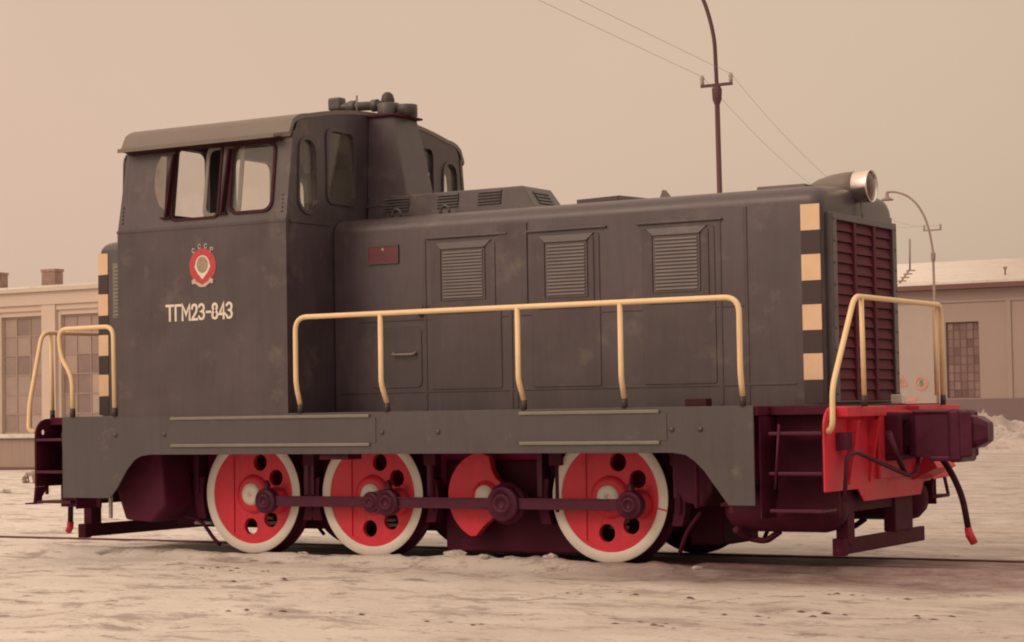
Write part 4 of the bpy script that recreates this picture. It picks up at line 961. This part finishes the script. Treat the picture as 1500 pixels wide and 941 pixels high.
# ------------------------------------------------------------------ depot building on the right
YR = 66.0
br = thing('depot_building', 'low tan depot with dark roof edge and snowy roof, right behind the coupler', 'building', (-18, YR, -.3))
ro = Vector((18, -YR, .3))
hol = [[(x, 1.40), (x+1.40, 1.40), (x+1.40, 4.52), (x, 4.52)] for x in (-18.86, -12.2, -25.5, -28.5)]
BL(shift(MB().plate([(-34, -.4), (-8, -.4), (-8, 5.85), (-34, 5.85)], YR, YR+.4, holes=hol).box(-34, -33.6, YR+.4, YR+12, -.4, 5.85).box(-8.4, -8, YR+.4, YR+12, -.4, 5.85).box(-34, -8, YR+12, YR+12.4, -.4, 5.85), ro), 'wall', 'wall2', br)
BL(shift(MB().box(-34, -23.3, YR-.08, YR+.01, -.4, 1.36).box(-19.05, -8, YR-.08, YR+.01, -.4, 1.36), ro), 'plinth', 'plinth', br)
BL(shift(MB().box(-34.3, -7.7, YR-.45, YR+.1, 5.86, 6.06), ro), 'roof_edge', 'fascia', br)
BL(shift(MB().hexa([(-34.3, YR-.42, 6.06), (-7.7, YR-.42, 6.06), (-7.7, YR+12.4, 6.06), (-34.3, YR+12.4, 6.06), (-34.3, YR-.40, 6.16), (-7.7, YR-.40, 6.16), (-7.7, YR+12.4, 7.9), (-34.3, YR+12.4, 7.9)]), ro), 'roof', 'cleansnow', br)
BL(shift(MB().box(-19.3, -8, YR-.05, YR+.01, 5.32, 5.42).box(-16.3, -16.1, YR-.06, YR+.01, 1.36, 5.32), ro), 'wall_band', 'wall2', br)
for i, h_ in enumerate(hol): window_part(br, h_[0][0]+18, h_[1][0]+18, 1.70, 4.82, .12, 5, 9, 'fascia', seed=20+i, fw_=.05, pm='panes_dark')
gt = BL(shift(MB().box(-23.2, -19.12, YR-.10, YR+.01, -.4, 5.30), ro), 'gate', 'gate', br)
mb = MB(); ctr = (-20.75, 2.06)
tri = lambda k: [(ctr[0]+k*math.cos(math.radians(a)), ctr[1]+.02+k*math.sin(math.radians(a))) for a in (90, 210, 330)]
mb.plate(tri(.30), YR-.125, YR-.102, holes=[tri(.17)]); mb.box(ctr[0]-.03, ctr[0]+.03, YR-.124, YR-.102, ctr[1]-.03, ctr[1]+.10)
BL(shift(mb, ro), 'warning_triangle', 'redmark', gt)
BL(shift(MB().plate(circ(-19.92, 2.05, .285, 28), YR-.125, YR-.102, holes=[circ(-19.92, 2.05, .215, 28)]), ro), 'speed_ring', 'redmark', gt)
text_obj('speed_numeral', '5', .26, 'brick', (-19.92+18, -.125, 2.05+.3), gt, width=.17, bold=.012)
BL(shift(MB().box(-20.95, -20.15, YR-.12, YR-.102, 1.30, 1.46), ro), 'faded_stripe', 'redmark', gt)
# ladder frame and stub mast standing on the roof corner
ld = MB().tube([(-20.33, 0, 6.75), (-20.30, 0, 8.05)], .04, 6)
for k in range(4): ld.box(-20.86+k*.13, -20.50+k*.13, -.03, .03, 6.28+k*.14, 6.34+k*.14)
ld.tube([(-20.80, 0, 6.2), (-20.33, 0, 6.78)], .035, 6)
BL(shift(ld, Vector((18, .0, .3))), 'roof_mast', 'farpole', br)
BL(shift(MB().lathe([(0, 6.1), (.035, 6.1), (.035, 6.72), (.08, 6.74), (.08, 6.82), (0, 6.83)], (-16.93, YR+2, 0), ax='z', n=12), ro), 'roof_vent', 'farpole', br)

# snow bank and ploughed heaps in front of the depot
hx = np.linspace(-16, 2, 200); hy = np.linspace(38, 47, 90)
HX, HY_ = np.meshgrid(hx, hy)
prof = np.exp(-((HY_-42.5-.8*np.sin(HX*.5))/1.7)**2)
HZ = -.25+prof*(.85+1.5*fbm(HX*.8, HY_*.8, 6, .72)+.9*np.maximum(0, fbm(HX*2.2+9, HY_*2.2, 4, .7))+.16*(HX+10)/6)
mb = MB(); vv = [[mb.b.verts.new((HX[j, i], HY_[j, i], HZ[j, i])) for i in range(200)] for j in range(90)]
for j in range(89):
    for i in range(199): mb.face([vv[j][i], vv[j][i+1], vv[j+1][i+1], vv[j+1][i]])
bk = mb.build('snow_bank', 'snow', shade=60); bk['kind'] = 'structure'

# ------------------------------------------------------------------ lamp posts and wires
def lamp_post(x, y, m_, label, arm, cross_z, zb=-.3, joint=7.75, lamp=True, r0=.064):
    t = thing('street_lamp', label, 'street lamp', (x, y, zb), 'lamp posts with wires')
    pts = [(0, 0, 0), (0, 0, joint-zb)]
    MB().tube([(0.06, 0, 0), (.0, 0, joint-zb)], [r0, r0*.85], 12).build('pole', m_, t)
    MB().lathe([(r0*.9, joint-zb-.12), (r0*1.5, joint-zb-.02), (r0*1.7, joint-zb+.2), (r0*1.3, joint-zb+.26), (.05, joint-zb+.28)], (0, 0, 0), ax='z', n=12).build('collar', m_, t)
    MB().tube(fillet([(0, 0, joint-zb+.05)]+[(a, 0, c-zb) for a, c in arm], .5, 4), .043, 10).build('arm', m_, t)
    cb = MB().box(-.37, .36, -.03, .03, cross_z-zb-.03, cross_z-zb+.03).build('cross_arm', m_, t)
    for s_ in (-.34, .33): MB().lathe([(.02, cross_z-zb+.03), (.05, cross_z-zb+.06), (.035, cross_z-zb+.12), (.055, cross_z-zb+.16), (.03, cross_z-zb+.23), (0, cross_z-zb+.24)], (s_, 0, 0), ax='z', n=10).build('insulator', 'insul', cb)
    if lamp:
        a, c = arm[-1]
        MB().lathe([(0, .26), (.06, .25), (.07, .05), (.24, -.05), (.26, -.09), (.2, -.06), (0, -.04)], (a, 0, c-zb-.24), ax='z', n=18).build('lamp_shade', m_, t)
    return t
a1 = [(0, 8.0), (-.03, 9.0), (-.12, 9.45), (-.28, 9.95), (-.60, 10.45), (-1.10, 10.75), (-1.7, 10.8), (-2.0, 10.76)]
lamp_post(-9.19, 24, 'pole', 'tall dark lamp post rising behind the hood, its top cut off by the photo', a1, 8.05)
a2 = [(0, 7.15), (-.03, 7.4), (-.12, 8.0), (-.30, 8.6), (-.62, 9.15), (-1.05, 9.52), (-1.55, 9.68), (-1.85, 9.68)]
lamp_post(-18.08, 62.5, 'farpole', 'distant grey lamp post with curved arm and bell shade beside the depot roof', a2, 8.05, joint=6.9, r0=.06)
def wire(p0, p1, sag, label):
    p0, p1 = Vector(p0), Vector(p1); pts = []
    for i in range(25):
        t = i/24; q = p0.lerp(p1, t); q.z -= sag*4*t*(1-t); pts.append(q)
    o = MB().tube(pts, .0042, 5, caps=False)
    return o
A1, A2 = Vector((-9.53, 24, 8.26)), Vector((-8.86, 24, 8.26))
B1, B2 = Vector((-18.42, 62.5, 8.26)), Vector((-17.75, 62.5, 8.26))
W1, W2 = CAMP.copy(), CAMP.copy()
for nm, a, b_, tgt, lb in (('near', A1, B1, A1+3.2*(Vector((-8.0, 14.7, 8.19))-A1), 'lower of the two thin wires strung between the lamp posts'), ('far', A2, B2, A2+3.2*(Vector((-7.25, 14.7, 8.12))-A2), 'upper of the two thin wires strung between the lamp posts')):
    w = thing('overhead_wire', lb, 'wire', a, 'wires between the lamp posts')
    o = wire((0, 0, 0), b_-a, 1.1, '').build('span', 'wire', w)
    d = tgt-a
    o = wire((0, 0, 0), d, .04, '').build('span', 'wire', w)
# coil of wire lying on the snow behind the engine
c0 = thing('wire_coil', 'round coil of rusty wire standing in snow behind the left buffer beam', 'coil', (-21.0, 15.7, -.22))
rg = random.Random(2)
mb = MB()
for k in range(9):
    r = rg.uniform(.12, .17); oy = rg.uniform(-.07, .07); oz = rg.uniform(-.03, .03)
    mb.tube([(r*math.cos(t), oy+.05*math.sin(t*2+k), (.17+oz+r*math.sin(t))) for t in np.linspace(0, 2*PI, 26)], .014, 6, caps=False)
mb.build('windings', 'drum', c0)
